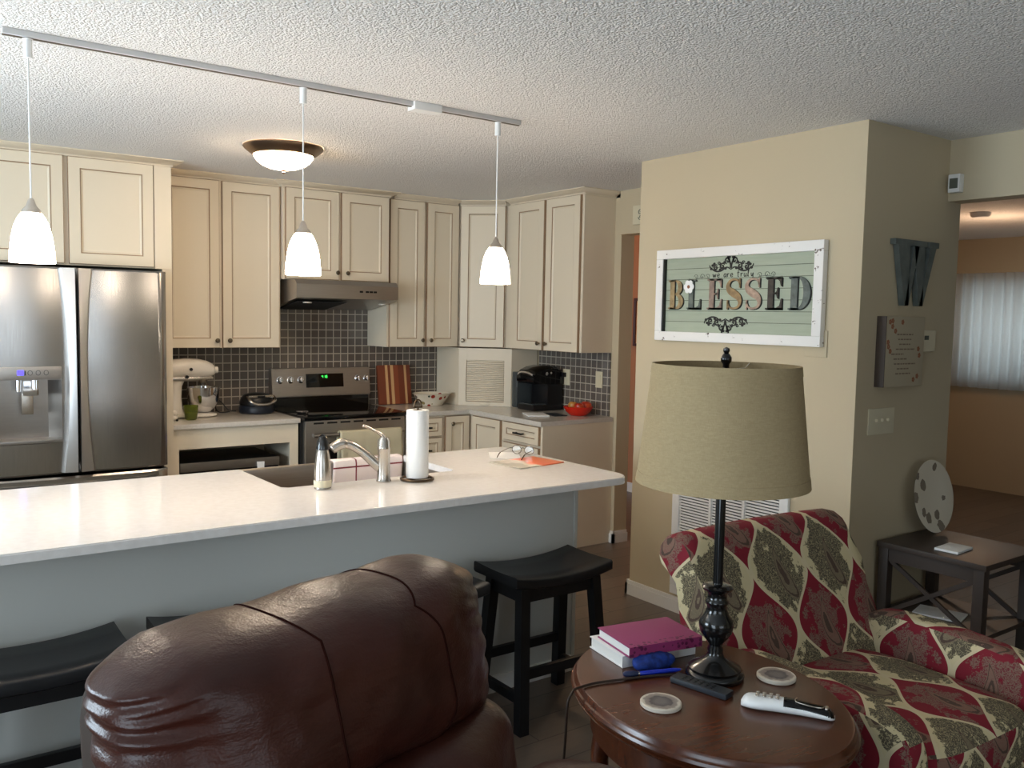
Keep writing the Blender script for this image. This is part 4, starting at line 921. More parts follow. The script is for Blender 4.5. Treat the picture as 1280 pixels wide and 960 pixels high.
def letter(ch, x, z, w, h, m, label):
    b = MB()
    _letter(b, ch, x+.0035, z-.003, w, h, -.0165, D1, 1); _letter(b, ch, x, z, w, h, D0, D1, 0)
    o = b.build('letter', [m, 'ink'], c); o['label'] = label
def _letter(b, ch, x, z, w, h, D0, D1, mi):
    def st(x0, x1, z0, z1): b.box(x+x0*w, x+x1*w, D0, D1, z+z0*h, z+z1*h, m=mi)
    def rib(pts, ws): b.ribbon([(x+p[0]*w, z+p[1]*h) for p in pts], [q*w for q in ws], D0, D1, m=mi)
    if ch in 'BD':
        st(.0, .16+.36, .0, .05); st(0, .52, .95, 1); st(.12, .42, 0, 1)
    if ch == 'D':
        p = arc(.42, .5, .44, .475, 90, -90, 24); rib(p, [.06+.26*math.cos(R(90-180*i/24))**1.4 if 0 < i < 24 else .06 for i in range(25)])
    if ch == 'B':
        p = arc(.44, .745, .34, .23, 90, -90, 20); rib(p, [.06+.22*abs(math.cos(R(90-9*i)))**1.4 for i in range(21)])
        p = arc(.44, .265, .42, .24, 90, -90, 20); rib(p, [.06+.24*abs(math.cos(R(90-9*i)))**1.4 for i in range(21)])
    if ch in 'LE':
        st(.05, .62, 0, .05); st(.05, .62 if ch == 'L' else .9, .95, 1); st(.17, .47, 0, 1)
        st(.4, .95, 0, .05); b.prism([(x+.95*w, z), (x+.95*w, z+.34*h), (x+.90*w, z+.34*h), (x+.82*w, z+.12*h), (x+.62*w, z+.04*h), (x+.62*w, z)], D0, D1, 'xz', m=mi)
    if ch == 'E':
        b.prism([(x+.92*w, z+h), (x+.92*w, z+.72*h), (x+.87*w, z+.72*h), (x+.8*w, z+.88*h), (x+.62*w, z+.96*h), (x+.62*w, z+h)], D0, D1, 'xz', m=mi)
        st(.45, .72, .485, .53); b.prism([(x+.74*w, z+.34*h), (x+.74*w, z+.68*h), (x+.70*w, z+.68*h), (x+.64*w, z+.56*h), (x+.55*w, z+.51*h), (x+.64*w, z+.45*h), (x+.70*w, z+.34*h)], D0, D1, 'xz', m=mi)
    if ch == 'S':
        pts = smooth([(.84, .78), (.74, .92), (.52, .97), (.28, .93), (.14, .78), (.22, .63), (.48, .52), (.76, .40), (.87, .24), (.78, .09), (.52, .03), (.26, .07), (.13, .22)], 4)
        n = len(pts); ws = []
        for i in range(n):
            u = i/(n-1); ws.append(.07+.26*math.exp(-((u-.5)/.17)**2)+.03*math.exp(-((u-.5)/.35)**2))
        rib([(p.x, p.y) for p in pts], ws)
        st(.80, .87, .70, 1.0); st(.10, .17, .0, .30)
lw = iw*.112; names = 'BLESSED'
lz, lh = fr+ih*.312, ih*.395
xs_ = [.035, .170, .318, .450, .575, .705, .848]
cols = ['letA', 'letB', 'letC', 'letD', 'letE', 'letF', 'letG']; words = ['gold and tan letter B', 'grey letter L', 'pinkish tan letter E', 'mustard letter S', 'peach letter S', 'dark letter E', 'grey-green letter D']
for ch, xx, cc, ww in zip(names, xs_, cols, words):
    letter(ch, ix0+iw*xx, lz, lw*(1.0 if ch != 'D' else 1.12), lh, cc, ww)
b = MB()
fx, fz = ix0+iw*.192, lz+lh*.76
for k in range(6):
    a = k*PI/3; b.sbox((fx+.021*math.cos(a), -.024, fz+.021*math.sin(a)), (.0155, .0025, .0155), 2, 6)
fl = b.build('flower', 'paper', c); fl['label'] = 'white flower on the letter L'
b = MB(); b.sbox((fx, -.026, fz), (.009, .003, .009), 2, 6); b.build('flower_center', 'canvasflower', fl)
def spiral(cx, cz, r, a0, turns, n=22, sgn=1):
    return [(cx+r*(1-.85*i/n)*math.cos(a0+sgn*2*PI*turns*i/n), cz+r*(1-.85*i/n)*math.sin(a0+sgn*2*PI*turns*i/n)) for i in range(n+1)]
def ornament(cx, cz, s, flip):
    b = MB()
    for mx_ in (-1, 1):
        def T(p): return [(cx+mx_*q[0]*s, cz+flip*q[1]*s) for q in p]
        def rb(p, w): b.ribbon(T(p), [w*s*(.5+.5*math.sin(PI*min(1, (i+1)/len(p)))) for i in range(len(p))], -.0135, -.0122)
        rb(spiral(.16, .30, .13, -1.2, 1.3), .075); rb(spiral(.40, .10, .12, 2.6, 1.3, sgn=-1), .075); rb(spiral(.70, .06, .11, 2.2, 1.3, sgn=-1), .07); rb(spiral(.55, .20, .07, 0, 1.2), .045)
        rb([(v.x, v.y) for v in smooth([(0, -.02), (.2, .06), (.45, -.06), (.7, -.07), (.95, .06), (1.0, .16)], 6)], .06)
        rb([(v.x, v.y) for v in smooth([(.02, .02), (.04, .2), (.16, .46), (.02, .55)], 6)], .07)
        for (px, pz, pa) in ((.3, .24, .8), (.86, .14, .6), (.92, .02, 2.2), (.25, .02, -.6), (.5, -.02, .5), (.08, .42, 1.2), (.78, .2, 1.2)):
            b.sbox((cx+mx_*px*s, -.0129, cz+flip*pz*s), (.065*s, .0007, .05*s), 2, 4)
    return b.build('ornament', 'ink', c)
ornament(ix0+iw*.475, fr+ih*.835, .138, 1); ornament(ix0+iw*.450, fr+ih*.180, .138, -1)
# hand-written small line
gl = {'w': [[(0, .5), (.15, 0), (.3, .4), (.45, 0), (.6, .5)]], 'e': [[(.02, .22), (.4, .28), (.36, .48), (.15, .46), (.04, .2), (.2, 0), (.45, .08)]],
      'a': [[(.42, .46), (.15, .46), (.03, .2), (.15, 0), (.4, .2), (.43, .48), (.42, .05), (.5, 0)]], 'r': [[(.05, .5), (.08, 0), (.1, .3), (.25, .48), (.38, .44)]],
      't': [[(.2, .95), (.15, .1), (.3, 0)], [(.0, .55), (.38, .62)]], 'u': [[(.05, .5), (.05, .1), (.2, 0), (.36, .2), (.4, .5), (.4, .08), (.5, 0)]],
      'l': [[(.05, .0), (.2, .7), (.26, .98), (.14, .95), (.12, .2), (.25, 0)]], 'y': [[(.05, .5), (.1, .12), (.25, .08), (.4, .5), (.36, -.2), (.2, -.5), (.02, -.36)]]}
b = MB(); x = ix0+iw*.352; s = .056
for ch in 'we are truly':
    if ch == ' ': x += .022; continue
    for stx in gl[ch]: b.ribbon([(x+p.x*s*.62, fr+ih*.735+p.y*s*.62-.002) for p in smooth(stx, 5)], s*.062, -.0135, -.0122)
    x += s*.62*(.72 if ch == 'w' else .50) + .0035
b.build('script_line', 'ink', c)
b = MB()
for mx_, cx in ((1, ix0+iw*.655), (-1, ix0+iw*.330)):
    for k, (dx, rr_) in enumerate(((.01, .014), (.05, .016), (.09, .014))): b.ribbon(spiral(cx+mx_*dx, fr+ih*.745, rr_, (0 if k % 2 else PI), 1.1, 18, 1 if k % 2 else -1), .0022, -.0135, -.0122)
    b.ribbon([(v.x, v.y) for v in smooth([(cx, fr+ih*.72), (cx+mx_*.05, fr+ih*.735), (cx+mx_*.10, fr+ih*.715), (cx+mx_*.14, fr+ih*.72)], 6)], .0022, -.0135, -.0122)
b.build('flourish', 'inkgrey', c)
# blank almond cover behind the sign's lower corner
b = MB(); b.box(-.06, .06, -.006, 0, -.06, .06, .003)
one('cover_plate', b, 'wall', 'blank beige cover plate peeking out under the right corner of the word sign', 'wall plate', (X, 2.425, 1.475), -PI/2)
# return air vent
c = thing('return_vent', 'large white louvered return air vent low on the beige wall', 'vent', (X, 3.26, .10), -PI/2)
VW, VH = .735, .70
b = MB()
for (x0, x1, z0, z1) in ((0, VW, 0, .045), (0, VW, VH-.045, VH), (0, .05, .045, VH-.045), (VW-.05, VW, .045, VH-.045)): b.box(x0, x1, -.02, -.001, z0, z1, .004)
b.build('frame', 'white', c)
b = MB(); b.box(.05, VW-.05, -.003, -.001, .045, VH-.045); b.build('backing', 'remotedark', c)
b = MB()
for i in range(40):
    z = .05+i*.0152; b.box(.05, VW-.05, -.0062, .0062, -.0012, .0012, mt=Matrix.Translation((0, -.011, z+.004)) @ Matrix.Rotation(R(32), 4, 'X'))
b.build('louvers', 'white', c)
for x in (.05+.2117*1, .05+.2117*2):
    b = MB(); b.box(x-.008, x+.008, -.02, -.005, .045, VH-.045, .002); b.build('mullion', 'white', c)
# plaque on the header
c = thing('wall_plaque', 'small cream plaque on the header above the hall opening', 'plaque', (4.14, 4.27, 2.20), -PI/2)
b = MB(); b.box(-.075, .075, -.02, -.001, 0, .125, .003); b.build('panel', 'almond', c)
b = MB(); b.ribbon(spiral(-.005, .078, .02, 0, 1.3), .005, -.022, -.0195); b.ribbon(spiral(0, .046, .02, PI, 1.3), .005, -.022, -.0195); b.build('scroll', 'inkgrey', c)
# W letter
Y = CY0
c = thing('metal_letter', 'weathered grey metal letter W hung on the shaded wall', 'letter', (3.665, Y, 1.655))
b = MB(); q = 0.365; hgt = .296
def qd(p): b.prism(p, -.03, -.004, 'xz')
qd([(.022, hgt-.02), (.122, hgt-.02), (.128, 0), (.092, 0)]); qd([(.155, hgt-.02), (.200, hgt-.02), (.128, 0), (.098, 0)])
qd([(.155, hgt-.02), (.245, hgt-.02), (.248, 0), (.212, 0)]); qd([(.292, hgt-.02), (.345, hgt-.02), (.248, 0), (.218, 0)])
for x0, x1 in ((.0, .142), (.135, .262), (.272, .365)): b.box(x0, x1, -.031, -.003, hgt-.026, hgt, .003)
b.build('letter_face', 'greyletter', c)
# canvas
c = thing('canvas_print', 'small cream canvas print with faded writing and flowers on the shaded wall', 'picture', (3.60, Y, 1.29))
b = MB(); b.box(0, .315, -.045, -.001, 0, .315, .003)
for i, (a, d) in enumerate(((.09, .20), (.10, .19), (.11, .18), (.085, .22), (.05, .13), (.07, .16), (.075, .23), (.10, .175), (.09, .19))):
    z = .235-.022*i; x_ = a
    while x_ < d+.02:
        l_ = random.uniform(.012, .03); b.box(x_, min(x_+l_, d+.02), -.0456, -.0445, z-.003, z+.003, m=1); x_ += l_+.006
for (x_, z_) in ((.03, .29), (.05, .27), (.075, .25), (.02, .20), (.025, .18), (.13, .29), (.27, .17), (.28, .14), (.24, .03), (.27, .045), (.05, .295), (.04, .16)):
    for k in range(5): b.sbox((x_+.007*math.cos(k*1.26), -.0452, z_+.007*math.sin(k*1.26)), (.0055, .0008, .0055), 2, 4, m=2)
b.build('canvas', ['canvas', 'canvasink', 'canvasflower'], c)
b = MB(); b.box(-.003, .0015, -.046, -.001, 0, .315); b.build('side_edge', 'darkedge', c)
# thermostat, switches
c = thing('thermostat', 'small white thermostat on the shaded wall right of the canvas print', 'thermostat', (3.99, Y, 1.495))
b = MB(); b.box(-.065, .065, -.025, 0, -.05, .05, .006); b.build('case', 'almond', c)
b = MB(); b.box(-.035, .0, -.027, -.024, .005, .025, .001); b.build('screen', 'inkgrey', c)
wallplate('light_switch', (3.665, Y, 1.133), 0, .205, .118, 'almond', 'wide almond multi-switch plate on the shaded wall below the canvas print', 'switch', 'toggle', 3)
c = thing('alarm_sensor', 'small white box sensor in the upper corner above the right opening', 'sensor', (4.139, 2.17, 2.19), -PI/2)
b = MB(); b.box(-.028, .028, -.04, 0, 0, .085, .006); b.build('case', 'white', c)
b = MB(); b.box(-.019, .019, -.044, -.039, .018, .065, .003); b.build('lens', 'inkgrey', c)
b = MB(); b.lathe([(.07, 0), (.068, -.02), (.055, -.035), (0, -.038)], (0, 0, 0), 28)
one('smoke_detector', b, 'white', 'round white smoke detector on the ceiling of the far room', 'smoke detector', (6.6, 3.28, 2.399))
# hall picture
c = thing('hall_picture', 'dark red framed picture with pale mat on the orange hall wall', 'picture', (5.549, 5.50, 1.33), -PI/2)
b = MB()
for (x0, x1, z0, z1) in ((-.28, .28, 0, .025), (-.28, .28, .405, .43), (-.28, -.255, .025, .405), (.255, .28, .025, .405)): b.box(x0, x1, -.025, 0, z0, z1, .003)
b.build('frame', 'hallframe', c)
b = MB(); b.box(-.255, .255, -.01, -.002, .025, .405); b.build('mat_board', 'matboard', c)
b = MB(); b.box(-.215, .215, -.012, -.0095, .07, .36); b.build('artwork', 'artred', c)

# ------------------------------------------------------------------ console table, plate
c = thing('console_table', 'small dark wood end table with crossed side braces under the shaded wall', 'table', (3.98, 1.97, 0))
X0, X1, Y0, Y1 = 3.665, 4.125, 1.72, 2.19
b = MB(); b.box(X0-.012, X1+.012, Y0-.012, Y1+.005, .565, .59, .004); b.build('tabletop', 'console', c, world=True)
for x in (X0, X1-.045):
    for y in (Y0, Y1-.045):
        b = MB(); b.box(x, x+.045, y, y+.045, 0, .564, .003); b.build('leg', 'console', c, world=True)
b = MB(); b.box(X0+.005, X1-.005, Y0+.005, Y1-.005, .255, .275); b.build('shelf', 'console', c, world=True)
b = MB()
b.bm.free()
for x in (X0+.006, X1-.036):
    for z0, z1 in ((.505, .564), (.22, .254)):
        b = MB(); b.box(x, x+.03, Y0+.045, Y1-.045, z0, z1); b.build('rail', 'console', c, world=True)
b = MB(); b.box(X0+.045, X1-.045, Y1-.036, Y1-.006, .505, .564); b.build('rail', 'console', c, world=True)
for x in (X0+.012, X1-.03):
    for s in (0, 1):
        b = MB(); y_a, y_b = (Y0+.05, Y1-.05) if s else (Y1-.05, Y0+.05)
        b.prism([(y_a-.018, .275), (y_a+.018, .275), (y_b+.018, .505), (y_b-.018, .505)], x+.009*s*.4, x+.012+.009*s*.4, 'yz'); b.build('cross_brace', 'console', c, world=True)
b = MB(); b.box(-.07, .07, -.10, .10, 0, .008, .001)
one('paper_stack', b, 'page', 'thin stack of pale papers on the lower shelf of the dark end table', 'papers', (3.83, 1.98, .276), R(15))
b = MB(); b.box(-.075, .075, -.05, .05, 0, .010, .001)
one('paper_pad', b, 'page', 'white paper pad on the top of the dark end table', 'papers', (3.80, 1.92, .591), R(4))
b = MB(); b.lathe([(.05, 0), (.055, .006), (.11, .012), (.165, .026), (.17, .03), (.164, .031), (.10, .018), (0, .014)], seg=48)
o = one('display_plate', b, 'plate', 'large round floral plate standing upright on the dark end table', 'plate', (4.0, 2.155, .765)); o.rotation_euler = (R(80), 0, 0)

# ------------------------------------------------------------------ stools
def stool():
    c = thing('bar_stool', '', 'stool', (2.135, 2.705, 0), group='bar stools')
    b = MB(); rows = []; hw, hd = .238, .145; n = 20
    top = []; 
    for i in range(n+1):
        u = -1+2*i/n; x = hw*u; zt = .580+.024*abs(u)**2.2; zb = .545
        row = []
        for (dy, dz) in ((-hd, -.006), (-hd+.006, 0), (-hd*.4, -.004), (0, -.005), (hd*.4, -.004), (hd-.006, 0), (hd, -.006)): row.append((x, dy, zt+dz))
        for dy in (hd, hd-.008, 0, -hd+.008, -hd): row.append((x, dy, zt-.036 if abs(dy) > hd-.002 else zt-.042))
        rows.append(row)
    b.grid(rows, closed_u=True, cap=True); b.build('seat', 'stool', c, sharp=50)
    for sx in (-1, 1):
        for sy in (-1, 1):
            b = MB(); tx, ty, fx_, fy = sx*.175, sy*.098, sx*.205, sy*.145; rows = []
            for (z, cx, cy) in ((0, fx_, fy), (.555, tx, ty)):
                rows.append([(cx+a*.021, cy+d*.021, z) for a, d in ((-1, -1), (1, -1), (1, 1), (-1, 1))])
            b.grid(rows, closed_u=True, cap=True); b.build('leg', 'stool', c, sharp=20)
    b = MB(); 
    b.bm.free()
    for sy in (-1, 1):
        b = MB(); b.box(-.165, .165, sy*.100-.011, sy*.100+.011, .490, .550); b.build('apron', 'stool', c, sharp=20)
    for sx in (-1, 1):
        b = MB(); b.box(sx*.176-.011, sx*.176+.011, -.095, .095, .490, .550); b.build('apron', 'stool', c, sharp=20)
    for sy in (-1, 1):
        b = MB(); y = sy*.127; b.box(-.188, .188, y-.011, y+.011, .20, .238, .003); b.build('stretcher', 'stool', c)
    for sx in (-1, 1):
        b = MB(); x = sx*.198; b.box(x-.011, x+.011, -.122, .122, .105, .143, .003); b.build('stretcher', 'stool', c)
    return c
st0 = stool(); st0['label'] = 'black saddle-seat bar stool fully in view, right of the recliner'
dup(st0, (1.545, 2.715, 0), 0, 'black saddle-seat bar stool hidden behind the right end of the recliner back')
dup(st0, (.905, 2.725, 0), 0, 'black saddle-seat bar stool peeking over the left shoulder of the recliner')
dup(st0, (.335, 2.735, 0), 0, 'black saddle-seat bar stool cut off by the left picture edge')

# ------------------------------------------------------------------ recliner
c = thing('recliner', 'big brown leather recliner seen from the front in the foreground', 'armchair', (.715, 1.135, 0), R(13.5))
LEAN = .24
def lean(co): return (co.x, co.y+LEAN*(co.z-.55), co.z)
def headfn(co, q):
    x, y, z = co
    fr_ = max(0, -q.y)                                   # 1 on the front
    # gathers at both upper corners, running inwards
    e = max(0, abs(q.x)-.52)/.48
    e = max(0, abs(q.x)-.66)/.34
    s = -.0055*e*math.sin(z*150+9*abs(q.x)+noise.noise(Vector((x*8, y*8, z*7)))*4)*(1.2 if q.z > .1 else .45)*(1 if x < 0 else .5)
    puff = 1+.0*fr_
    y2 = y - .045*fr_*(1-min(1, (abs(q.x))**3)) - s*1.0
    x2 = x + math.copysign(1, q.x)*(.004*e*math.sin(z*120+1))
    z2 = z + .016*noise.noise(Vector((x*5+3, 0, 1))) + max(0, q.z)*(-.035+.010*q.x) - .03*max(0, q.z)*max(0, -q.x-.7)/.3 - .012*max(0, q.z)*max(0, q.x-.8)/.2
    # stitched seams: shallow grooves left and right of the middle panel
    # crumples
    y2 += .006*noise.noise(Vector((x*9, z*7, 4)))+.004*noise.noise(Vector((x*22, z*16, 9)))
    return lean(Vector((x2, y2, z2)))
b = MB(); b.sbox((0, .26, .925), (.392, .13, .165), 9, 44, headfn, py=3); b.build('head_pillow', 'leather', c, sharp=180)
for xa in (-.28, .42):
    pts = []
    for k in range(41):
        t_ = k/40            # from the top at the back, over the roll, down the front
        bb, cc = (1-2*t_/.45, 1) if t_ < .45 else (-1, 1-1.85*(t_-.45)/.55)
        aa = xa+.10*t_
        l = ((abs(aa)**9+abs(cc)**9)**(3/9)+abs(bb)**3)**(1/3); q = Vector((aa, bb, cc))/l
        co = headfn(Vector((q.x*.392, .26+q.y*.13, .925+q.z*.165)), q); pts.append(co)
    b = MB(); b.tube(pts, .0024, 6); b.build('seam', mat('dark_leather_seam', (36, 14, 10), .9, spec=.05), c)
def lumfn(co, q):
    x, y, z = co; fr_ = max(0, -q.y)
    e = max(0, q.z)
    y2 = y-.05*fr_*(1-abs(q.x)**3) + .007*math.sin(x*40+z*30+2*noise.noise(Vector((x*5, z*5, 0))))*e + .006*noise.noise(Vector((x*8, z*8, 2)))
    return lean(Vector((x, y2, z+.012*noise.noise(Vector((x*6, 2, 1)))*e)))
b = MB(); b.sbox((0, .225, .61), (.385, .15, .185), 9, 32, lumfn, py=3.2); b.build('lumbar_pillow', 'leather', c, sharp=180)
b = MB(); b.sbox((0, .36, .64), (.371, .05, .36), 8, 16, lambda co, q: lean(Vector(co))); b.build('back_shell', 'leatheredge', c, sharp=180)
b = MB(); b.sbox((0, -.14, .40), (.40, .36, .11), 5, 18, lambda co, q: (co.x, co.y, co.z+.02*(1-q.x*q.x)*max(0, q.z))); b.build('seat_cushion', 'leather', c, sharp=180)
for s in (-1, 1):
    b = MB(); b.sbox((s*.535, -.12, .44), (.125, .43, .14), 3, 18, lambda co, q: (co.x, co.y, co.z+.03*max(0, q.z)*(1 if q.y > 0 else 1))); b.sbox((s*.535, -.12, .22), (.10, .40, .20), 6, 10); b.build('armrest', 'leather', c, sharp=180)
b = MB(); b.sbox((0, -.50, .28), (.39, .08, .17), 4, 14); b.build('footrest', 'leather', c, sharp=180)
b = MB(); b.box(-.42, .42, -.42, .30, .03, .22, .01); b.box(-.38, .38, -.36, .26, 0, .04); b.build('base', 'dark', c)

# ------------------------------------------------------------------ oval side table
c = thing('side_table', 'oval cherry-brown side table with moulded edge between recliner and paisley chair', 'table', (1.75, 1.515, 0), R(-8.4+90))
A_, B_ = .418, .326
TZ = .6
b = MB()
prof = [(-.03, -.052), (-.012, -.050), (-.006, -.046), (-.004, -.041), (-.010, -.037), (-.010, -.034), (.0, -.030), (.002, -.024), (-.001, -.017), (-.006, -.015), (-.008, -.012), (-.009, -.006), (-.013, -.001), (-.018, 0)]
rows = [[((A_+dr)*math.cos(2*PI*k/72), (B_+dr)*math.sin(2*PI*k/72), TZ+dz) for k in range(72)] for dr, dz in prof]
b.grid(rows, closed_u=True, cap=True); b.build('tabletop', 'tablewood', c, sharp=30)
b = MB(); b.grid([[((A_-.055)*math.cos(2*PI*k/72), (B_-.055)*math.sin(2*PI*k/72), z) for k in range(72)] for z in (.45, TZ-.053)], closed_u=True, cap=True); b.build('apron', 'tablewood', c)
for sx in (-1, 1):
    for sy in (-1, 1):
        b = MB(); P = smooth([(sx*.22, sy*.16, .46), (sx*.235, sy*.172, .34), (sx*.22, sy*.162, .18), (sx*.245, sy*.18, .0)], 5); n = len(P)
        b.tube(P, [.03-.014*i/(n-1) for i in range(n)], 12); b.build('leg', 'tablewood', c)
b = MB(); b.grid([[(.25*math.cos(2*PI*k/48), .185*math.sin(2*PI*k/48), z) for k in range(48)] for z in (.17, .19)], closed_u=True, cap=True); b.build('shelf', 'tablewood', c)
TT = TZ+.0008
# table lamp
c = thing('table_lamp', 'black turned table lamp with burlap drum shade on the oval side table', 'lamp', (1.834, 1.559, TT))
b = MB(); prof = [(.078, 0), (.080, .006), (.078, .016), (.070, .020), (.071, .027), (.060, .034), (.040, .044), (.026, .056), (.020, .070), (.022, .078), (.018, .086), (.020, .094), (.032, .108), (.043, .125), (.047, .143), (.044, .158), (.034, .172), (.028, .185), (.027, .200), (.031, .205), (.031, .211), (.026, .216), (.026, .234), (.030, .238), (.040, .243), (.042, .249), (.036, .255), (.02, .258), (.0, .258)]
b.lathe(prof, seg=44); b.build('base', 'lampblack', c, sharp=60)
b = MB(); b.cyl((0, 0, .255), (0, 0, .56), .0135, seg=20); b.build('pole', 'lampblack', c)
b = MB(); b.lathe([(.014, .530), (.026, .540), (.027, .552), (.018, .556), (.018, .60), (.013, .605), (.013, .64), (0, .641)], seg=24); b.build('socket', 'lampblack', c)
b = MB(); b.lathe([(.012, .64), (.03, .69), (.028, .72), (.01, .745), (0, .747)], seg=20); b.build('bulb', 'frost', c)
SZ0, SZ1, R0, R1_ = .536, .853, .2285, .1935
def shade_pt(r, z, k, n): return (r*math.cos(2*PI*k/n), r*math.sin(2*PI*k/n), z)
b = MB(); zz = [SZ0+(SZ1-SZ0)*i/12 for i in range(13)]
def rz__(z): return R0+(R1_-R0)*(z-SZ0)/(SZ1-SZ0)
outer = [(rz__(z), z) for z in zz]; inner = [(r-.004, z) for r, z in outer[::-1]]
b.grid([[shade_pt(r, z, k, 72) for k in range(72)] for r, z in outer+inner], closed_u=True, closed_v=True); sh = b.build('lamp_shade', 'burlap', c)
for z0, z1 in ((SZ0-.001, SZ0+.028), (SZ1-.024, SZ1+.001)):
    b = MB(); q = [(rz__(z0)+.0015, z0), (rz__(z1)+.0015, z1), (rz__(z1)-.0045, z1), (rz__(z0)-.0045, z0)]
    b.grid([[shade_pt(r, z, k, 72) for k in range(72)] for r, z in q], closed_u=True, closed_v=True); b.build('trim_band', 'burlap', sh)
b = MB()
for s in (-1, 1): b.tube(smooth([(s*.012, 0, .60), (s*.05, 0, .66), (s*.052, 0, .76), (s*.02, 0, .836), (0, 0, .845)], 5), .0022, 6)
b.build('harp', 'brass', c)
b = MB()
for k in range(3):
    a = R(20+120*k); b.tube([(.008*math.cos(a), .008*math.sin(a), .84), (.15*math.cos(a), .15*math.sin(a), .838), (.189*math.cos(a), .189*math.sin(a), .851)], .002, 6)
b.build('spider', 'chrome', c)
b = MB(); b.lathe([(.008, .842), (.009, .855), (.014, .862), (.015, .872), (.010, .880), (.006, .884), (.009, .890), (.008, .897), (0, .901)], seg=18); b.build('finial', 'lampblack', c)
b = MB(); b.tube(smooth([(1.762, 1.60, TT+.004), (1.70, 1.638, TT+.004), (1.60, 1.672, TT+.004), (1.52, 1.695, TT+.004), (1.455, 1.695, TT+.004), (1.432, 1.685, TT+.001), (1.415, 1.68, TT-.02), (1.41, 1.68, .5), (1.412, 1.69, .3), (1.42, 1.66, .08), (1.44, 1.60, .006), (1.52, 1.5, .005)], 6), .0035, 8)
b.build('power_cord', 'cord', c, world=True)
# books
def book(name, loc, rz, w, d, h, cover, label, hard=.003):
    c = thing(name, label, 'book', loc, rz)
    b = MB(); b.box(-w/2, w/2, -d/2, d/2, 0, hard, .001); b.box(-w/2, w/2, -d/2, d/2, h-hard, h, .001); b.box(-w/2, w/2, -d/2, -d/2+hard, hard, h-hard); b.build('cover', cover, c)
    b = MB(); b.box(-w/2+.004, w/2-.004, -d/2+hard+.0005, d/2-.005, hard+.0003, h-hard-.0003); b.build('pages', 'page', c)
book('paperback_book', (1.795, 1.800, TT), R(-9), .255, .172, .034, 'white', 'white book lying under the magenta one on the side table')
book('journal_book', (1.798, 1.775, TT+.0345), R(-11), .245, .175, .030, 'magenta', 'magenta embossed journal lying on top of the white book')
# glasses pouch and pen
b = MB(); b.sbox((0, 0, .018), (.068, .028, .024), 2.2, 16, lambda co, q: (co.x, co.y, max(.0005, co.z+.006*noise.noise(Vector((co.x*45, co.y*45, co.z*30))))))
one('cloth_pouch', b, 'bluecloth', 'crumpled blue cloth pouch on the side table against the books', 'pouch', (1.735, 1.692, TT), R(-12), sharp=180)
c = thing('ballpoint_pen', 'shiny blue ballpoint pen on the side table in front of the pouch', 'pen', (1.700, 1.655, TT), R(-20))
b = MB(); b.tube([(-.045, 0, .0075), (-.035, 0, .0075), (.06, 0, .0075), (.078, 0, .0075)], [.0058, .0065, .0062, .0035], 14); b.build('barrel', 'blue', c)
b = MB(); b.tube([(-.092, 0, .0095), (-.085, 0, .0095), (-.06, 0, .0085), (-.046, 0, .0075)], [.004, .0085, .0085, .006], 14); b.build('grip', 'navy', c)
b = MB(); b.tube([(.078, 0, .0075), (.086, 0, .0075)], [.003, .001], 10); b.tube([(-.051, 0, .0075), (-.045, 0, .0075)], .0068, 12); b.build('tip', 'chrome', c)
# coasters
for i, (x, y, lb) in enumerate(((1.577, 1.509, 'round stone coaster with dark print near the left edge of the side table'), (1.964, 1.454, 'round stone coaster with dark print at the far right, beside the lamp base'))):
    b = MB(); b.lathe([(.050, 0), (.052, .002), (.052, .009), (.050, .011), (0, .011)], seg=40)
    one('coaster', b, 'coaster', lb, 'coaster', (x, y, TT), R(30+70*i), group='coasters')
# dark remote
c = thing('remote_control', 'slim charcoal remote lying in front of the lamp base', 'remote', (1.738, 1.520, TT), R(-78))
b = MB(); b.box(-.083, .083, -.022, .022, 0, .016, .005); b.build('case', 'remotedark', c)
for i in range(6):
    b = MB(); x = -.05+.017*i
    for y in (-.01, 0, .01): b.box(x-.0035, x+.0035, y-.003, y+.003, .0155, .0178, .0008)
    b.build('button', 'black', c)
# white and black remote
c = thing('remote_control', 'plump white and black remote near the front edge of the side table', 'remote', (1.812, 1.305, TT), R(-56))
def rw(u): return .0255+.008*math.exp(-((u+.62)/.32)**2)-.004*math.exp(-((u-.35)/.3)**2)
def rows_for(u0, u1, n, dz, half, cap0, cap1):
    rows = []
    for i in range(n+1):
        u = u0+(u1-u0)*i/n; x = .112*u; w = rw(u)
        if cap0: w *= math.sqrt(max(.02, 1-max(0, (-u-.78)/.22)**2))
        w *= math.sqrt(max(.04, 1-max(0, (u-.86)/.14)**2))
        h = .037-.009*max(0, u)+.002*math.cos(u*3)
        h *= math.sqrt(max(.1, 1-max(0, (abs(u)-.82)/.18)**2*.8))
        if half == 'bot': rows.append([(x, w*math.cos(R(a)), h*.5+h*.5*math.sin(R(a))*(1.0 if math.sin(R(a)) < 0 else .8)) for a in range(0, 360, 20)])
        else: rows.append([(x, w*.985*math.cos(R(a)), h*.53+h*.42*max(0, math.sin(R(a)))) for a in range(0, 360, 20)])
    return rows
b = MB(); b.grid(rows_for(-1, 1, 40, 0, 'bot', True, True), closed_u=True, cap=True); b.build('case', 'white', c, sharp=180)
b = MB(); b.grid(rows_for(-.08, .99, 26, 0, 'top', False, True), closed_u=True, cap=True); b.build('black_face', 'blackgloss', c, sharp=180)
for i in range(4):
    b = MB()
    for y in (-.011, 0, .011): b.sbox((-.072+.016*i, y, .0365), (.005, .004, .0022), 3, 5)
    b.build('button', 'nickel', c)
b = MB(); b.tube(smooth([(.022, .014, .0350), (.018, 0, .0365), (.024, -.013, .0350), (.06, -.015, .0310), (.082, -.008, .0290), (.086, .004, .0285)], 5), .0013, 6); b.build('ring', 'nickel', c)
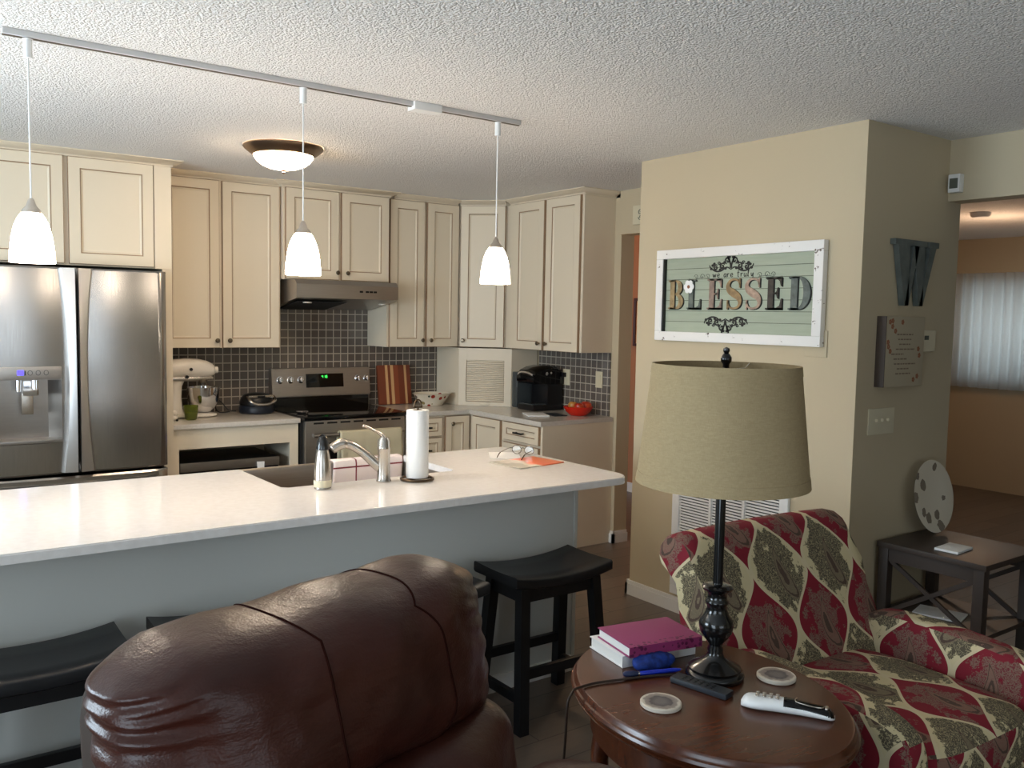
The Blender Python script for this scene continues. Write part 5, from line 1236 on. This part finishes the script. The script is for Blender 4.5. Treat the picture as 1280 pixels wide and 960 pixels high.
b = MB(); b.sbox((.092, .0, .0270), (.005, .011, .004), 3, 5); b.build('slider', 'nickel', c)

# ------------------------------------------------------------------ paisley chair
c = thing('upholstered_armchair', 'red and cream paisley upholstered armchair behind the side table', 'armchair', (2.53, 1.58, 0), R(-2))
HW = .425
def back_uv(co, nm): return (co.x+.03, co.z*1.1+(.25 if nm.y > .3 else 0)-(co.y*.35))
b = MB(); rows = []
# side profile of the back (y, z): front face rising, rolling over the top, down behind
prof = [(.09, .30), (.11, .38), (.145, .46), (.185, .54), (.225, .62), (.265, .70), (.30, .765), (.325, .81), (.35, .84), (.385, .858), (.425, .858), (.46, .842), (.482, .812), (.488, .775), (.475, .742), (.445, .725), (.415, .70), (.39, .60), (.365, .45), (.35, .30)]
acc = [0]
for i in range(1, len(prof)): acc.append(acc[-1]+math.hypot(prof[i][0]-prof[i-1][0], prof[i][1]-prof[i-1][1]))
vmap = {}
NX = 40
for (y, z), s in zip(prof, acc):
    row = []
    for j in range(NX+1):
        u = -1+2*j/NX; x = HW*u
        edge = max(0, (abs(u)-.88)/.12)
        yc = .40 if z > .7 else .27; zc = .79 if z > .7 else z
        k = 1-.16*edge**2.2
        yy = yc+(y-yc)*k if z > .62 else y+(.02*edge**2 if y < .3 else -.02*edge**2); z2 = (zc+(z-zc)*k) if z > .7 else z
        z2 += .010*(1-u*u)*max(0, (z-.5)/.36)
        yy -= .018*(1-u*u)*(1 if y < .3 else 0)
        row.append((x*(1-.02*edge), yy, z2))
    rows.append(row)
b.grid(rows, closed_v=True)
b._new(lambda: [b.bm.faces.new([b.bm.verts.new(r[e]) for r in rows]) for e in (0, -1)])
nback = len(prof)*(NX+1)
def chair_uv(co, nm, i):
    if i < nback: return (-HW+2*HW*(i % (NX+1))/NX-.013, acc[i//(NX+1)]*.98+.285)
    return (co.y+.2, co.z+.05)
b.build('backrest', 'paisley', c, uvfn=chair_uv, sharp=60)
def box_uv(dx=0, dy=0):
    def f(co, nm, i):
        if abs(nm.z) > .6: return (co.x+dx, co.y+dy)
        if abs(nm.x) > .6: return (co.y+dx+.07, co.z+dy+.09)
        return (co.x+dx, co.z+dy)
    return f
b = MB(); b.sbox((0, -.13, .35), (.30, .33, .095), 5, 18, lambda co, q: (co.x, co.y, co.z+.02*(1-q.x**2)*(1-q.y**2)*max(0, q.z))); b.build('seat_cushion', 'paisley', c, uvfn=box_uv(.05, .1), sharp=180)
for s in (-1, 1):
    b = MB(); b.sbox((s*.362, -.12, .34), (.066, .34, .22), 5, 18, lambda co, q: (co.x+(.012*math.copysign(1, s))*max(0, q.z), co.y, co.z-.02*max(0, -q.y)*max(0, q.z))); b.build('armrest', 'paisley', c, uvfn=box_uv(.02*s, .03), sharp=180)
b = MB(); b.box(-.40, .40, -.42, .36, .11, .27, .015); b.build('base', 'paisley', c, uvfn=box_uv(.03, .2))
for sx in (-1, 1):
    for sy in (-.38, .33):
        b = MB(); b.lathe([(.018, 0), (.022, .05), (.03, .112), (0, .112)], (sx*.36, sy, 0), 16); b.build('leg', 'console', c)
